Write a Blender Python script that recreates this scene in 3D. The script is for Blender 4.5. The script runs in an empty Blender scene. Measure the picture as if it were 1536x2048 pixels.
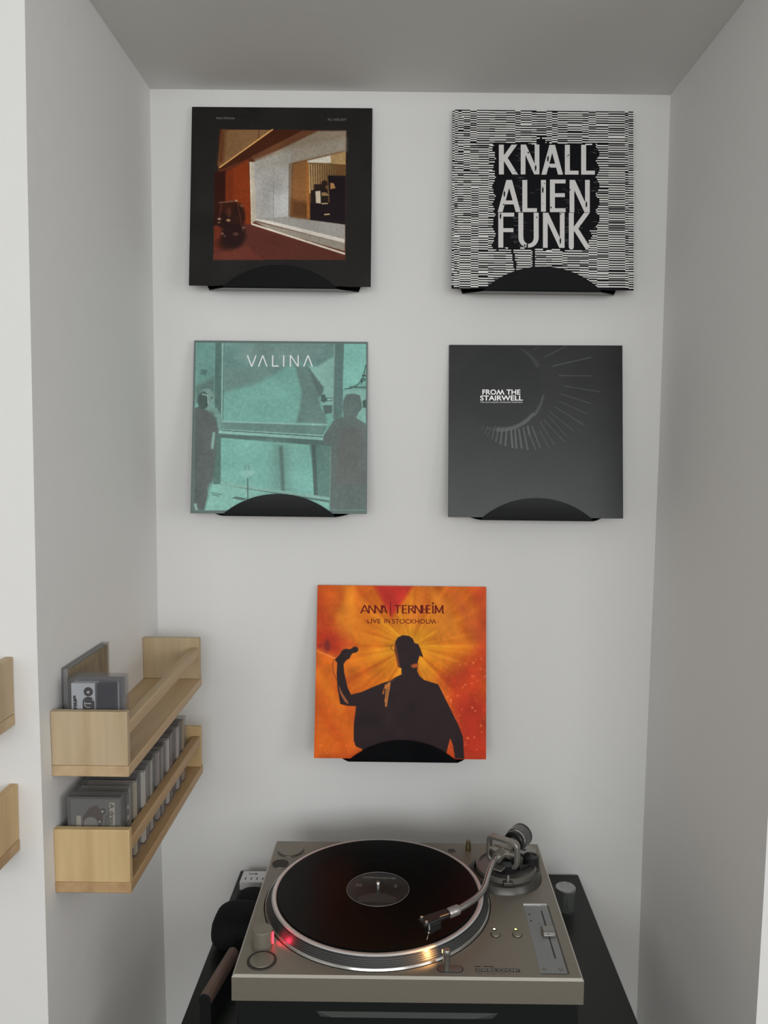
import bpy, math, random
import numpy as np
from mathutils import Vector, Matrix
random.seed(7); RNG = np.random.default_rng(5)
S = bpy.context.scene; COL = S.collection
PI = math.pi
def V(*a): return Vector(a)

# ---------------------------------------------------------------- camera
cam = bpy.data.cameras.new('camera'); cam_o = bpy.data.objects.new('camera', cam); COL.objects.link(cam_o)
FPX, PPX = 1604.757, 40.326
th, ya, ro = 0.08033, -0.00065, 0.01181
F = V(math.sin(ya)*math.cos(th), math.cos(ya)*math.cos(th), -math.sin(th))
Rt = V(math.cos(ya), -math.sin(ya), 0); U = Rt.cross(F)
rx = math.cos(ro)*Rt+math.sin(ro)*U; ux = -math.sin(ro)*Rt+math.cos(ro)*U
M = Matrix((rx, ux, -F)).transposed().to_4x4(); M.translation = V(-0.0092, -1.47307, 1.55728)
cam_o.matrix_world = M
cam.sensor_fit = 'VERTICAL'; cam.sensor_height = 32.0; cam.lens = FPX/2048*32.0
cam.shift_x = -PPX/2048; cam.clip_start = 0.01
S.camera = cam_o
# ---------------------------------------------------------------- world, light, exposure
w = bpy.data.worlds.new('sky'); S.world = w; w.use_nodes = True
w.node_tree.nodes['Background'].inputs[0].default_value = (0.75, 0.85, 1.0, 1)
w.node_tree.nodes['Background'].inputs[1].default_value = 0.6
def area(name, loc, rot, sx, sy, power, col):
    l = bpy.data.lights.new(name, 'AREA'); l.shape = 'RECTANGLE'; l.size = sx; l.size_y = sy
    l.energy = power; l.color = col
    o = bpy.data.objects.new(name, l); COL.objects.link(o); o.location = loc; o.rotation_euler = rot; return o
# daylight coming in through the window in the wall behind the photographer
area('window_daylight', (0.10, -3.93, 1.78), (math.radians(90), 0, 0), 2.9, 1.15, 51.5, (0.975, 0.99, 0.99))
# unseen fill light added on the right to brighten the alcove's left wall
area('side_fill_light', (2.04, -2.2, 1.75), (math.radians(90), 0, math.radians(90)), 1.1, 1.15, 13, (0.985, 0.99, 0.985))
S.view_settings.view_transform = 'Standard'; S.view_settings.look = 'None'
S.view_settings.gamma = 1.0; S.view_settings.use_curve_mapping = False
S.view_settings.exposure = 0.0
S.cycles.use_denoising = True
S.cycles.max_bounces = 10; S.cycles.diffuse_bounces = 6; S.cycles.transparent_max_bounces = 24
S.cycles.sample_clamp_indirect = 6

# ---------------------------------------------------------------- materials
def lin(c):
    c = np.asarray(c, float)/255.0
    return np.where(c <= .04045, c/12.92, ((c+.055)/1.055)**2.4)
def mat(name, col, rough=.6, metal=0, spec=.5, noise=None, bump=None, emit=None, coat=0, trans=0, ior=1.45):
    m = bpy.data.materials.new(name); m.use_nodes = True; nt = m.node_tree; b = nt.nodes['Principled BSDF']
    b.inputs['Base Color'].default_value = (*col, 1); b.inputs['Roughness'].default_value = rough
    b.inputs['Metallic'].default_value = metal; b.inputs['Specular IOR Level'].default_value = spec
    b.inputs['Coat Weight'].default_value = coat; b.inputs['Transmission Weight'].default_value = trans; b.inputs['IOR'].default_value = ior
    tc = nt.nodes.new('ShaderNodeTexCoord')
    if noise:      # (scale xyz, amount)
        mp = nt.nodes.new('ShaderNodeMapping'); mp.inputs['Scale'].default_value = noise[0]
        n = nt.nodes.new('ShaderNodeTexNoise'); n.inputs['Scale'].default_value = 1; n.inputs['Detail'].default_value = 4
        r = nt.nodes.new('ShaderNodeMapRange'); r.inputs[1].default_value = .25; r.inputs[2].default_value = .75
        r.inputs[3].default_value = 1-noise[1]; r.inputs[4].default_value = 1+noise[1]
        mx = nt.nodes.new('ShaderNodeMix'); mx.data_type = 'RGBA'; mx.blend_type = 'MULTIPLY'; mx.inputs[0].default_value = 1
        mx.inputs[6].default_value = (*col, 1)
        nt.links.new(tc.outputs['Object'], mp.inputs[0]); nt.links.new(mp.outputs[0], n.inputs[0])
        nt.links.new(n.outputs['Fac'], r.inputs[0]); nt.links.new(r.outputs[0], mx.inputs[7])
        nt.links.new(mx.outputs[2], b.inputs['Base Color'])
    if bump:       # (scale, strength, distance)
        n = nt.nodes.new('ShaderNodeTexNoise'); n.inputs['Scale'].default_value = bump[0]; n.inputs['Detail'].default_value = 3
        bp = nt.nodes.new('ShaderNodeBump'); bp.inputs['Strength'].default_value = bump[1]; bp.inputs['Distance'].default_value = bump[2]
        nt.links.new(tc.outputs['Object'], n.inputs[0]); nt.links.new(n.outputs['Fac'], bp.inputs['Height']); nt.links.new(bp.outputs[0], b.inputs['Normal'])
    if emit:
        b.inputs['Emission Color'].default_value = (*emit[0], 1); b.inputs['Emission Strength'].default_value = emit[1]
    return m
def clear_mat(name, tint, fac, rough=.12):
    m = bpy.data.materials.new(name); m.use_nodes = True; nt = m.node_tree; b = nt.nodes['Principled BSDF']
    b.inputs['Base Color'].default_value = (*tint, 1); b.inputs['Roughness'].default_value = rough
    t = nt.nodes.new('ShaderNodeBsdfTransparent'); t.inputs[0].default_value = (.96, .96, .96, 1)
    x = nt.nodes.new('ShaderNodeMixShader'); x.inputs[0].default_value = fac
    nt.links.new(t.outputs[0], x.inputs[1]); nt.links.new(b.outputs[0], x.inputs[2])
    nt.links.new(x.outputs[0], nt.nodes['Material Output'].inputs[0]); return m
def attr_mat(name, rough=.5, spec=.5):
    m = bpy.data.materials.new(name); m.use_nodes = True; nt = m.node_tree; b = nt.nodes['Principled BSDF']
    a = nt.nodes.new('ShaderNodeAttribute'); a.attribute_name = 'Col'
    nt.links.new(a.outputs['Color'], b.inputs['Base Color']); b.inputs['Roughness'].default_value = rough
    b.inputs['Specular IOR Level'].default_value = spec; return m
def wood(name, c1, c2, scale=(60, 60, 4)):
    m = mat(name, c1, .5, spec=.35, noise=(scale, .10)); nt = m.node_tree; b = nt.nodes['Principled BSDF']
    mx = [n for n in nt.nodes if n.type == 'MIX'][0]
    tc = [n for n in nt.nodes if n.type == 'TEX_COORD'][0]
    mp = nt.nodes.new('ShaderNodeMapping'); mp.inputs['Scale'].default_value = tuple(s*.35 for s in scale)
    wv = nt.nodes.new('ShaderNodeTexNoise'); wv.inputs['Scale'].default_value = 1; wv.inputs['Distortion'].default_value = 1.2
    cr = nt.nodes.new('ShaderNodeValToRGB'); cr.color_ramp.elements[0].position = .35; cr.color_ramp.elements[1].position = .65
    cr.color_ramp.elements[0].color = (*c1, 1); cr.color_ramp.elements[1].color = (*c2, 1)
    nt.links.new(tc.outputs['Object'], mp.inputs[0]); nt.links.new(mp.outputs[0], wv.inputs[0])
    nt.links.new(wv.outputs['Fac'], cr.inputs[0]); nt.links.new(cr.outputs[0], mx.inputs[6]); return m
WALL = mat('white_wall_paint', (.80, .795, .778), .75, spec=.25, noise=((1.3, 1.3, 1.3), .012), bump=(26, .25, .004))
CEIL = mat('ceiling_paint', (.74, .735, .715), .85, spec=.2, bump=(30, .2, .003))
FLOOR = mat('floor_boards', (.11, .075, .05), .45, noise=((2, 22, 2), .25))
PINE = wood('pine', (.54, .42, .275), (.475, .36, .22), (60, 60, 6))
PINE_X = wood('pine_long', (.56, .415, .25), (.49, .345, .195), (5, 60, 60))
PINE2 = wood('pine_warmer', (.63, .46, .24), (.56, .395, .195), (60, 60, 6))
OAK = wood('pine_darker', (.50, .33, .17), (.42, .265, .13), (5, 60, 60))
SILVER = mat('champagne_aluminium', (.25, .228, .185), .42, metal=.5, spec=.4, noise=((300, 300, 300), .02))
SILVER2 = mat('brushed_grey_metal', (.30, .29, .27), .32, metal=.9)
SILVER3 = mat('satin_fader_plate', (.27, .28, .28), .45, metal=.5)
CHROME = mat('polished_chrome', (.62, .61, .60), .12, metal=1)
DARKM = mat('dark_grey_metal', (.075, .072, .066), .35, metal=.6)
BASE_R = mat('black_rubber_base', (.009, .011, .0105), .45, spec=.3)
BLACK = mat('black_plastic', (.010, .010, .011), .35)
VINYL = mat('black_vinyl', (.004, .0043, .005), .14, spec=.13)
DISC = mat('grooved_vinyl', (.0028, .0027, .0027), .30, spec=.09)
TABLE = mat('black_lacquered_board', (.009, .0125, .010), .35, spec=.36, noise=((9, 9, 9), .08))
CLOTH = mat('black_fabric', (.009, .009, .010), .8, spec=.2, bump=(140, .3, .002))
WHITEP = mat('white_plastic', (.74, .73, .74), .45)
GREYP = mat('grey_print', (.22, .22, .21), .6)
PRINTD = mat('dark_print', (.035, .03, .026), .6)
BROWN = wood('walnut', (.20, .135, .11), (.15, .10, .08), (90, 12, 90))
DOT = mat('strobe_dot', (.13, .13, .128), .4, metal=.5)
PLAT = mat('platter_edge_dark', (.035, .036, .036), .3, metal=.5)
CLEAR = clear_mat('clear_styrene', (.26, .26, .28), .12)
CLEARS = clear_mat('smoky_styrene', (.26, .26, .25), .20)
GLASS = clear_mat('clear_acrylic', (.20, .22, .21), .16, .05)
COVER = attr_mat('printed_cover', .5, .16)
COVERG = attr_mat('glossy_printed_cover', .30, .30)
def flat(name, rgb, gain=1.7, rough=.5, sub=0.008): return mat(name, tuple(np.maximum((lin(rgb)-sub), .001)*gain), rough, spec=.15)

# ---------------------------------------------------------------- mesh helpers
class MB:
    def __init__(s): s.v = []; s.f = []; s.m = []; s.sm = []
    def add(s, vs, fs, mi=0, smooth=False):
        o = len(s.v); s.v += [tuple(p) for p in vs]; s.f += [tuple(i+o for i in f) for f in fs]
        s.m += [mi]*len(fs); s.sm += [smooth]*len(fs); return s
    def box(s, x0, x1, y0, y1, z0, z1, mi=0, bev=0):
        if bev > 0:
            b = bev; vs = []; 
            pass
        vs = [(x, y, z) for z in (z0, z1) for y in (y0, y1) for x in (x0, x1)]
        return s.add(vs, [(0, 2, 3, 1), (4, 5, 7, 6), (0, 1, 5, 4), (2, 6, 7, 3), (0, 4, 6, 2), (1, 3, 7, 5)], mi)
    def frame(s, p, d):
        d = Vector(d).normalized(); a = V(0, 0, 1) if abs(d.z) < .9 else V(1, 0, 0)
        u = d.cross(a).normalized(); return u, d.cross(u).normalized()
    def tube(s, pts, rad, n=20, mi=0, cap=True, smooth=True):
        pts = [Vector(p) for p in pts]; rad = rad if hasattr(rad, '__len__') else [rad]*len(pts)
        o = len(s.v); vs = []; fs = []; pu = None
        for i, p in enumerate(pts):
            d = (pts[min(i+1, len(pts)-1)]-pts[max(i-1, 0)])
            if d.length < 1e-9: d = V(0, 0, 1)
            d.normalize()
            if pu is None: u, _ = s.frame(p, d)
            else: u = (pu-d*pu.dot(d)).normalized()
            pu = u; v = d.cross(u)
            for k in range(n):
                a = 2*PI*k/n; vs.append(p+(u*math.cos(a)+v*math.sin(a))*rad[i])
        for i in range(len(pts)-1):
            for k in range(n):
                a = i*n+k; b = i*n+(k+1) % n; fs.append((a, b, b+n, a+n))
        s.add(vs, fs, mi, smooth)
        if cap:
            L = len(pts)-1
            s.add([vs[k] for k in range(n)][::-1], [tuple(range(n))], mi); s.add([vs[L*n+k] for k in range(n)], [tuple(range(n))], mi)
        return s
    def lathe(s, prof, c=(0, 0, 0), n=48, mi=0, axis=None, smooth=True):
        # prof: (r, h) up the axis
        c = Vector(c); d = Vector(axis).normalized() if axis else V(0, 0, 1); u, v = s.frame(c, d)
        if axis is None: u, v = V(1, 0, 0), V(0, 1, 0)
        vs = []; fs = []
        for r, h in prof:
            for k in range(n):
                a = 2*PI*k/n; vs.append(c+d*h+(u*math.cos(a)+v*math.sin(a))*max(r, 1e-5))
        for i in range(len(prof)-1):
            for k in range(n):
                a = i*n+k; b = i*n+(k+1) % n; fs.append((a, b, b+n, a+n))
        return s.add(vs, fs, mi, smooth)
    def prism(s, poly, h0, h1, mi=0, M=None, axis='z'):
        n = len(poly); f = {'z': lambda a, b, h: V(a, b, h), 'y': lambda a, b, h: V(a, h, b), 'x': lambda a, b, h: V(h, a, b)}[axis]
        vs = [f(a, b, h0) for a, b in poly]+[f(a, b, h1) for a, b in poly]
        fs = [tuple(range(n))[::-1], tuple(range(n, 2*n))]+[(i, (i+1) % n, (i+1) % n+n, i+n) for i in range(n)]
        return s.add(vs, fs, mi)
    def xform(s, M): s.v = [tuple(M@Vector(p)) for p in s.v]; return s
    def build(s, name, mats, parent=None, bevel=0, angle=35, seg=2):
        me = bpy.data.meshes.new(name); off = Vector((0, 0, 0))
        p = parent
        while p is not None: off += p.location; p = p.parent
        world = getattr(s, 'world', True) and parent is not None
        vs = [(a-off.x, b-off.y, c-off.z) for a, b, c in s.v] if world else s.v
        me.from_pydata(vs, [], s.f)
        for m in (mats if isinstance(mats, (list, tuple)) else [mats]): me.materials.append(m)
        me.polygons.foreach_set('material_index', s.m); me.polygons.foreach_set('use_smooth', [True]*len(s.f))
        me.update()
        import bmesh
        bm = bmesh.new(); bm.from_mesh(me); bmesh.ops.recalc_face_normals(bm, faces=bm.faces); bm.to_mesh(me); bm.free()
        me.set_sharp_from_angle(angle=math.radians(angle))
        o = bpy.data.objects.new(name, me); COL.objects.link(o); o.parent = parent
        if bevel:
            md = o.modifiers.new('bevel', 'BEVEL'); md.width = bevel; md.segments = seg; md.limit_method = 'ANGLE'; md.angle_limit = math.radians(40)
            md.harden_normals = False
        return o
class LMB(MB):      # vertices given in the parent's own frame
    world = False
def tag(o, label, cat, group=None):
    o['label'] = label; o['category'] = cat
    if group: o['group'] = group
    return o
def thing(name, label, cat, loc, group=None):
    o = bpy.data.objects.new(name, None); COL.objects.link(o); o.empty_display_size = .02; o.location = loc
    return tag(o, label, cat, group)
def struct(name, mb, m, bevel=0):
    o = mb.build(name, m, None, bevel); o['kind'] = 'structure'; return o
def single(name, mb, m, label, cat, loc, group=None, bevel=0):
    mb.v = [(a-loc[0], b-loc[1], c-loc[2]) for a, b, c in mb.v]
    o = mb.build(name, m, None, bevel); o.location = loc; return tag(o, label, cat, group)
def text_mesh(body, bold=0.0):
    """outline of a line of text as (points in the unit square, faces); M is drawn as a W turned over"""
    c = bpy.data.curves.new('t', 'FONT'); c.body = body.replace('M', 'W'); c.size = 1; c.offset = bold; c.resolution_u = 3; c.fill_mode = 'FRONT'
    o = bpy.data.objects.new('t', c); COL.objects.link(o); bpy.context.view_layer.update()
    me = bpy.data.meshes.new_from_object(o.evaluated_get(bpy.context.evaluated_depsgraph_get()))
    P = np.array([v.co[:2] for v in me.vertices]); fs = [tuple(p.vertices) for p in me.polygons]
    bpy.data.objects.remove(o); bpy.data.curves.remove(c); bpy.data.meshes.remove(me)
    if 'M' in body:
        par = list(range(len(P)))
        def find(a):
            while par[a] != a: par[a] = par[par[a]]; a = par[a]
            return a
        for f in fs:
            for k in f[1:]: par[find(k)] = find(f[0])
        used = {k for f in fs for k in f}; comp = {}
        for k in used: comp.setdefault(find(k), []).append(k)
        isl = sorted(comp.values(), key=lambda q: P[q, 0].mean()); chars = [ch for ch in body if ch != ' ']
        if len(isl) == len(chars):
            for ch, q in zip(chars, isl):
                if ch == 'M': P[q, 1] = P[q, 1].max()+P[q, 1].min()-P[q, 1]
    P -= P.min(0); P /= P.max(0); return P, fs

# ================================================================ THE ROOM
YO = -0.485; ZC = 2.1835
zl = [0, .4355, .8, 1.0, 1.31, 1.55, 1.9, ZC]
xb = [-.4620, -.4600, -.4655, -.4662, -.4668, -.4670, -.4679, -.4682]
xo = [-.4655, -.4655, -.4655, -.4659, -.4678, -.4665, -.4650, -.4620]
rb = [.4520, .4524, .4516, .4525, .4540, .4545, .4535, .4517]
ro_ = [.4540, .4545, .4557, .4576, .4585, .4590, .4590, .4585]
def side(xbk, xou):
    m = MB(); vs = []
    for z, a, b in zip(zl, xbk, xou):
        for k in range(7):
            t = k/6; vs.append((a+(b-a)*t, YO*t, z))
    return m.add(vs, [(i*7+k, i*7+k+1, i*7+k+8, i*7+k+7) for i in range(7) for k in range(6)], 0, True)
o = struct('wall_left', side(xb, xo), WALL)
o = struct('wall_right', side(rb, ro_), WALL)
m = MB(); vs = []
for z, a, b in zip(zl, xb, rb):
    for k in range(5): vs.append((a+(b-a)*k/4, 0, z))
m.add(vs, [(i*5+k, i*5+k+1, i*5+k+6, i*5+k+5) for i in range(7) for k in range(4)], 0, True)
struct('wall_back', m, WALL)
struct('ceiling', MB().add([(xb[-1], 0, ZC), (rb[-1], 0, ZC), (ro_[-1], YO, ZC), (xo[-1], YO, ZC)], [(0, 1, 2, 3)]), CEIL)
RX0, RX1, RY, RZ = -2.3, 2.1, -4.0, 2.62
def front(xs, xe):
    m = MB(); vs = []
    for z, a in zip(zl, xs): vs += [(a, YO, z), (xe, YO, z)]
    vs += [(xs[-1], YO, RZ), (xe, YO, RZ)]
    return m.add(vs, [(2*i, 2*i+1, 2*i+3, 2*i+2) for i in range(8)])
struct('wall_front_left', front(xo, RX0), WALL); struct('wall_front_right', front(ro_, RX1), WALL)
struct('wall_front_top', MB().add([(xo[-1], YO, ZC), (ro_[-1], YO, ZC), (ro_[-1], YO, RZ), (xo[-1], YO, RZ)], [(0, 1, 2, 3)]), WALL)
struct('floor', MB().add([(RX0, RY, 0), (RX1, RY, 0), (RX1, 0, 0), (RX0, 0, 0)], [(0, 1, 2, 3)]), FLOOR)
struct('ceiling_room', MB().add([(RX0, RY, RZ), (RX1, RY, RZ), (RX1, YO, RZ), (RX0, YO, RZ)], [(0, 1, 2, 3)]), CEIL)
struct('wall_room_left', MB().add([(RX0, RY, 0), (RX0, YO, 0), (RX0, YO, RZ), (RX0, RY, RZ)], [(0, 1, 2, 3)]), WALL)
m = MB(); sy0, sy1, sz0, sz1 = -2.76, -1.64, 1.16, 2.34
for a, b, c, d in ((RY, sy0, 0, RZ), (sy1, YO, 0, RZ), (sy0, sy1, 0, sz0), (sy0, sy1, sz1, RZ)):
    m.add([(RX1, a, c), (RX1, b, c), (RX1, b, d), (RX1, a, d)], [(0, 1, 2, 3)])
struct('wall_room_right', m, WALL)
m = MB()
for a, b, c, d in ((sy0, sy0+.06, sz0, sz1), (sy1-.06, sy1, sz0, sz1), (sy0, sy1, sz0, sz0+.06), (sy0, sy1, sz1-.06, sz1)):
    m.box(RX1-.02, RX1+.05, a, b, c, d)
struct('added_side_window', m, WHITEP)  # frame made up around the added fill light, out of view
# wall behind the photographer, with the window opening
wx0, wx1, wz0, wz1 = -1.36, 1.56, 1.19, 2.37
m = MB()
for a, b, c, d in ((RX0, wx0, 0, RZ), (wx1, RX1, 0, RZ), (wx0, wx1, 0, wz0), (wx0, wx1, wz1, RZ)):
    m.add([(a, RY, c), (b, RY, c), (b, RY, d), (a, RY, d)], [(0, 1, 2, 3)])
struct('wall_rear', m, WALL)
m = MB(); t = .06
for a, b, c, d in ((wx0, wx0+t, wz0, wz1), (wx1-t, wx1, wz0, wz1), (wx0, wx1, wz0, wz0+t), (wx0, wx1, wz1-t, wz1), ((wx0+wx1)/2-.035, (wx0+wx1)/2+.035, wz0, wz1)):
    m.box(a, b, RY-.05, RY+.02, c, d)
struct('window_1', m, WHITEP)

# ================================================================ PINE RACKS
RL, RD, RH, BT, ET = .378, .1, .0875, .0145, .0105
def make_rack(name, label, wood1, wood2):
    t = thing(name, label, 'shelf', (0, 0, 0), 'narrow pine racks for cassettes')
    LMB().box(-.0005, RL+.0005, -RD-.001, 0, 0, BT).build('bottom_board', wood2, t, .0012)
    for x in (0, RL-ET): LMB().box(x, x+ET, -RD, 0, BT, RH).build('end_panel', wood1, t, .0013)
    LMB().box(ET, RL-ET, -RD+.0005, -RD+.0145, .0545, .0715).build('front_rail', wood2, t, .0012)
    return t
def copy_tree(o, parent=None):
    c = o.copy(); COL.objects.link(c); c.parent = parent
    for ch in [k for k in bpy.data.objects if k.parent == o]: copy_tree(ch, c)
    return c
r1 = make_rack('wall_rack', 'upper pine rack on the side wall of the alcove, holding three clear cases', PINE, PINE_X)
r1.matrix_world = Matrix.Translation((-.4668, -.4545, 1.1228)) @ Matrix.Rotation(math.radians(90), 4, 'Z') @ Matrix.Rotation(-.024, 4, 'Y')
r2 = make_rack('wall_rack', 'x', PINE2, OAK); r2['label'] = 'lower pine rack on the side wall of the alcove, filled with a row of cassettes'
r2.matrix_world = Matrix.Translation((-.4662, -.4545, .9640)) @ Matrix.Rotation(math.radians(90), 4, 'Z') @ Matrix.Rotation(-.022, 4, 'Y')
r3 = copy_tree(r1); r3['label'] = 'pine rack on the outer wall at the left picture edge, the upper of two'
r3.matrix_world = Matrix.Translation((-.498-RL, -.4856, 1.2025))
r4 = copy_tree(r2); r4['label'] = 'pine rack on the outer wall at the left picture edge, the lower of two'
r4.matrix_world = Matrix.Translation((-.4962-RL, -.4856, 1.0385))

# ================================================================ COVER PAINTER
class Cover:
    """colour grid for one printed sleeve front; coordinates are x right, y down in a 1536 frame"""
    def __init__(s, quad, N=360):
        s.q = [np.array(p, float) for p in quad]; s.N = N
        v, u = np.meshgrid(np.linspace(0, 1, N), np.linspace(0, 1, N), indexing='ij')
        TL, TR, BR, BL = s.q
        P = ((1-u)*(1-v))[..., None]*TL+(u*(1-v))[..., None]*TR+(u*v)[..., None]*BR+((1-u)*v)[..., None]*BL
        s.X, s.Y = P[..., 0], P[..., 1]; s.u, s.v = u, v; s.C = np.zeros((N, N, 3))
    def uv(s, x, y):       # photograph frame -> unit square
        TL, TR, BR, BL = s.q; u = v = .5
        for _ in range(6):
            xl = TL[0]+(BL[0]-TL[0])*v; xr = TR[0]+(BR[0]-TR[0])*v; u = (x-xl)/(xr-xl)
            yt = TL[1]+(TR[1]-TL[1])*u; yb = BL[1]+(BR[1]-BL[1])*u; v = (y-yt)/(yb-yt)
        return u, v
    def blend(s, a, col, sl=None):
        sl = sl or (slice(None), slice(None)); col = np.asarray(col, float); s.C[sl] = s.C[sl]*(1-a[..., None])+col*a[..., None]
    def poly(s, pts, col, soft=3.0, alpha=1.0):
        P = np.array(pts, float); mg = soft*2+4
        msk = (s.X > P[:, 0].min()-mg) & (s.X < P[:, 0].max()+mg) & (s.Y > P[:, 1].min()-mg) & (s.Y < P[:, 1].max()+mg)
        idx = np.nonzero(msk)
        if len(idx[0]) == 0: return
        x = s.X[idx]; y = s.Y[idx]; d = np.full(x.shape, 1e18); sg = np.ones(x.shape)
        n = len(P)
        for i in range(n):
            a = P[i]; b = P[i-1]; ex, ey = b-a; wx = x-a[0]; wy = y-a[1]
            t = np.clip((wx*ex+wy*ey)/max(ex*ex+ey*ey, 1e-9), 0, 1); dx = wx-ex*t; dy = wy-ey*t; d = np.minimum(d, dx*dx+dy*dy)
            c1 = y >= a[1]; c2 = y < b[1]; c3 = ex*wy > ey*wx
            sg = np.where((c1 & c2 & c3) | (~c1 & ~c2 & ~c3), -sg, sg)
        cov = np.clip(.5-sg*np.sqrt(d)/soft/1.0, 0, 1)*alpha
        col = np.asarray(col, float)
        s.C[idx] = s.C[idx]*(1-cov[:, None])+(col if col.ndim == 1 else col[idx])*cov[:, None]
    def line(s, a, b, w, col, soft=3, alpha=1, w2=None):
        a = np.array(a, float); b = np.array(b, float); d = b-a; n = np.array([-d[1], d[0]])/max(np.hypot(*d), 1e-6); w2 = w if w2 is None else w2
        s.poly([a+n*w/2, b+n*w2/2, b-n*w2/2, a-n*w/2], col, soft, alpha)
    def dot(s, c, r, col, soft=4, alpha=1, ry=None):
        ry = ry or r; d = (np.hypot((s.X-c[0])/r, (s.Y-c[1])/ry)-1)*min(r, ry)
        s.blend(np.clip(.5-d/soft, 0, 1)*alpha, col)
    def noise(s, cells, amp, seed=0, ax=(1, 1)):
        rg = np.random.default_rng(seed); g = rg.standard_normal((cells*ax[1]+2, cells*ax[0]+2))
        yy = s.v*cells*ax[1]; xx = s.u*cells*ax[0]; i = yy.astype(int); j = xx.astype(int); fy = yy-i; fx = xx-j
        fy = fy*fy*(3-2*fy); fx = fx*fx*(3-2*fx)
        n = (g[i, j]*(1-fx)+g[i, j+1]*fx)*(1-fy)+(g[i+1, j]*(1-fx)+g[i+1, j+1]*fx)*fy
        s.C *= (1+amp*n)[..., None]
    def build(s, size, parent, m, gain=1.62, sub=.006):
        N = s.N; C = np.clip((lin(np.clip(s.C, 0, 255))-sub), .0012, None)*gain
        me = bpy.data.meshes.new('cover_print'); me.vertices.add(N*N)
        co = np.stack([(s.u-.5)*size, np.full(s.u.shape, -.0002), (1-s.v)*size], -1).reshape(-1, 3)
        me.vertices.foreach_set('co', co.astype(np.float32).ravel())
        i = (np.arange(N-1)[:, None]*N+np.arange(N-1)[None]).reshape(-1); q = np.stack([i, i+N, i+N+1, i+1], -1)
        nf = len(q); me.loops.add(nf*4); me.polygons.add(nf)
        me.loops.foreach_set('vertex_index', q.astype(np.int32).ravel())
        me.polygons.foreach_set('loop_start', np.arange(0, nf*4, 4, dtype=np.int32)); me.update(calc_edges=True)
        at = me.color_attributes.new('Col', 'FLOAT_COLOR', 'POINT')
        at.data.foreach_set('color', np.concatenate([C.reshape(-1, 3), np.ones((N*N, 1))], 1).astype(np.float32).ravel())
        me.materials.append(m); o = bpy.data.objects.new('cover_print', me); COL.objects.link(o); o.parent = parent; return o
def glyph(ch, x0, x1, y0, y1, w, hb):
    """list of polygons, y down; w stem width, hb bar height"""
    X = lambda t: x0+w/2+(x1-x0-w)*t; Y = lambda t: y1-(y1-y0)*t
    d = lambda a, b, c, e, ww=w: [(X(a)-ww/2, Y(b)), (X(a)+ww/2, Y(b)), (X(c)+ww/2, Y(e)), (X(c)-ww/2, Y(e))]
    def h(a, b, t):
        yy = Y(t); yy = min(max(yy, y0+hb/2), y1-hb/2); return [(X(a)-w/2, yy-hb/2), (X(b)+w/2, yy-hb/2), (X(b)+w/2, yy+hb/2), (X(a)-w/2, yy+hb/2)]
    if ch == 'K': return [d(0, 0, 0, 1), d(.12, .47, .92, 1, w*1.15), d(.25, .55, .97, 0, w*1.15)]
    if ch == 'N': return [d(0, 0, 0, 1, w*.95), d(1, 0, 1, 1, w*.95), d(.02, 1, .98, 0, w*1.05)]
    if ch == 'A': return [d(0, 0, .48, 1), d(1, 0, .52, 1), h(.25, .75, .3)]
    if ch == '^': return [d(0, 0, .5, 1), d(1, 0, .5, 1)]
    if ch == 'V': return [d(0, 1, .5, 0), d(1, 1, .5, 0)]
    if ch == 'L': return [d(0, 0, 0, 1), h(0, 1, 0)]
    if ch == 'I': return [d(.5, 0, .5, 1)]
    if ch == 'E': return [d(0, 0, 0, 1), h(0, 1, 0), h(0, .93, .52), h(0, 1, 1)]
    if ch == 'F': return [d(0, 0, 0, 1), h(0, .93, .5), h(0, 1, 1)]
    if ch == 'T': return [d(.5, 0, .5, 1), h(0, 1, 1)]
    if ch == 'H': return [d(0, 0, 0, 1), d(1, 0, 1, 1), h(0, 1, .5)]
    if ch == 'M': return [d(.05, 0, .05, 1), d(.95, 0, .95, 1), d(.05, 1, .5, .1), d(.95, 1, .5, .1)]
    if ch == 'R':
        out = [d(0, 0, 0, 1), d(.4, .5, 1, 0, w*1.2)]
        cx, cy, rx_, ry_ = X(.2), Y(.74), (x1-x0)*.55, (y1-y0)*.26; a0 = None
        for k in range(9):
            a = -PI/2+PI*k/8; p = (cx+rx_*math.cos(a), cy+ry_*math.sin(a)); q = (cx+(rx_-w)*math.cos(a), cy+(ry_-hb)*math.sin(a))
            if a0: out.append([a0[0], p, q, a0[1]])
            a0 = (p, q)
        return out
    if ch == 'U':
        out = []; my = y1-(x1-x0)*.5; cx = (x0+x1)/2; R = (x1-x0)/2
        out += [[(x0, y0), (x0+w, y0), (x0+w, my), (x0, my)], [(x1-w, y0), (x1, y0), (x1, my), (x1-w, my)]]; a0 = None
        for k in range(13):
            a = PI*k/12; p = (cx+R*math.cos(a), my+R*math.sin(a)); q = (cx+(R-w)*math.cos(a), my+(R-hb)*math.sin(a))
            if a0: out.append([a0[0], p, q, a0[1]])
            a0 = (p, q)
        return out
    return []
def print_polys(cv, polys, size, parent, m, name='lettering', y=-.0004):
    mb = LMB()
    for i_, P in enumerate(polys):
        vs = [(lambda t: ((t[0]-.5)*size, y-(i_ % 8)*.000025, (1-t[1])*size))(cv.uv(*p)) for p in P]
        mb.add(vs, [tuple(range(len(vs)))])
    o = mb.build(name, m, parent)
    if name == 'lettering': o['kind'] = 'stuff'
    return o
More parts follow.
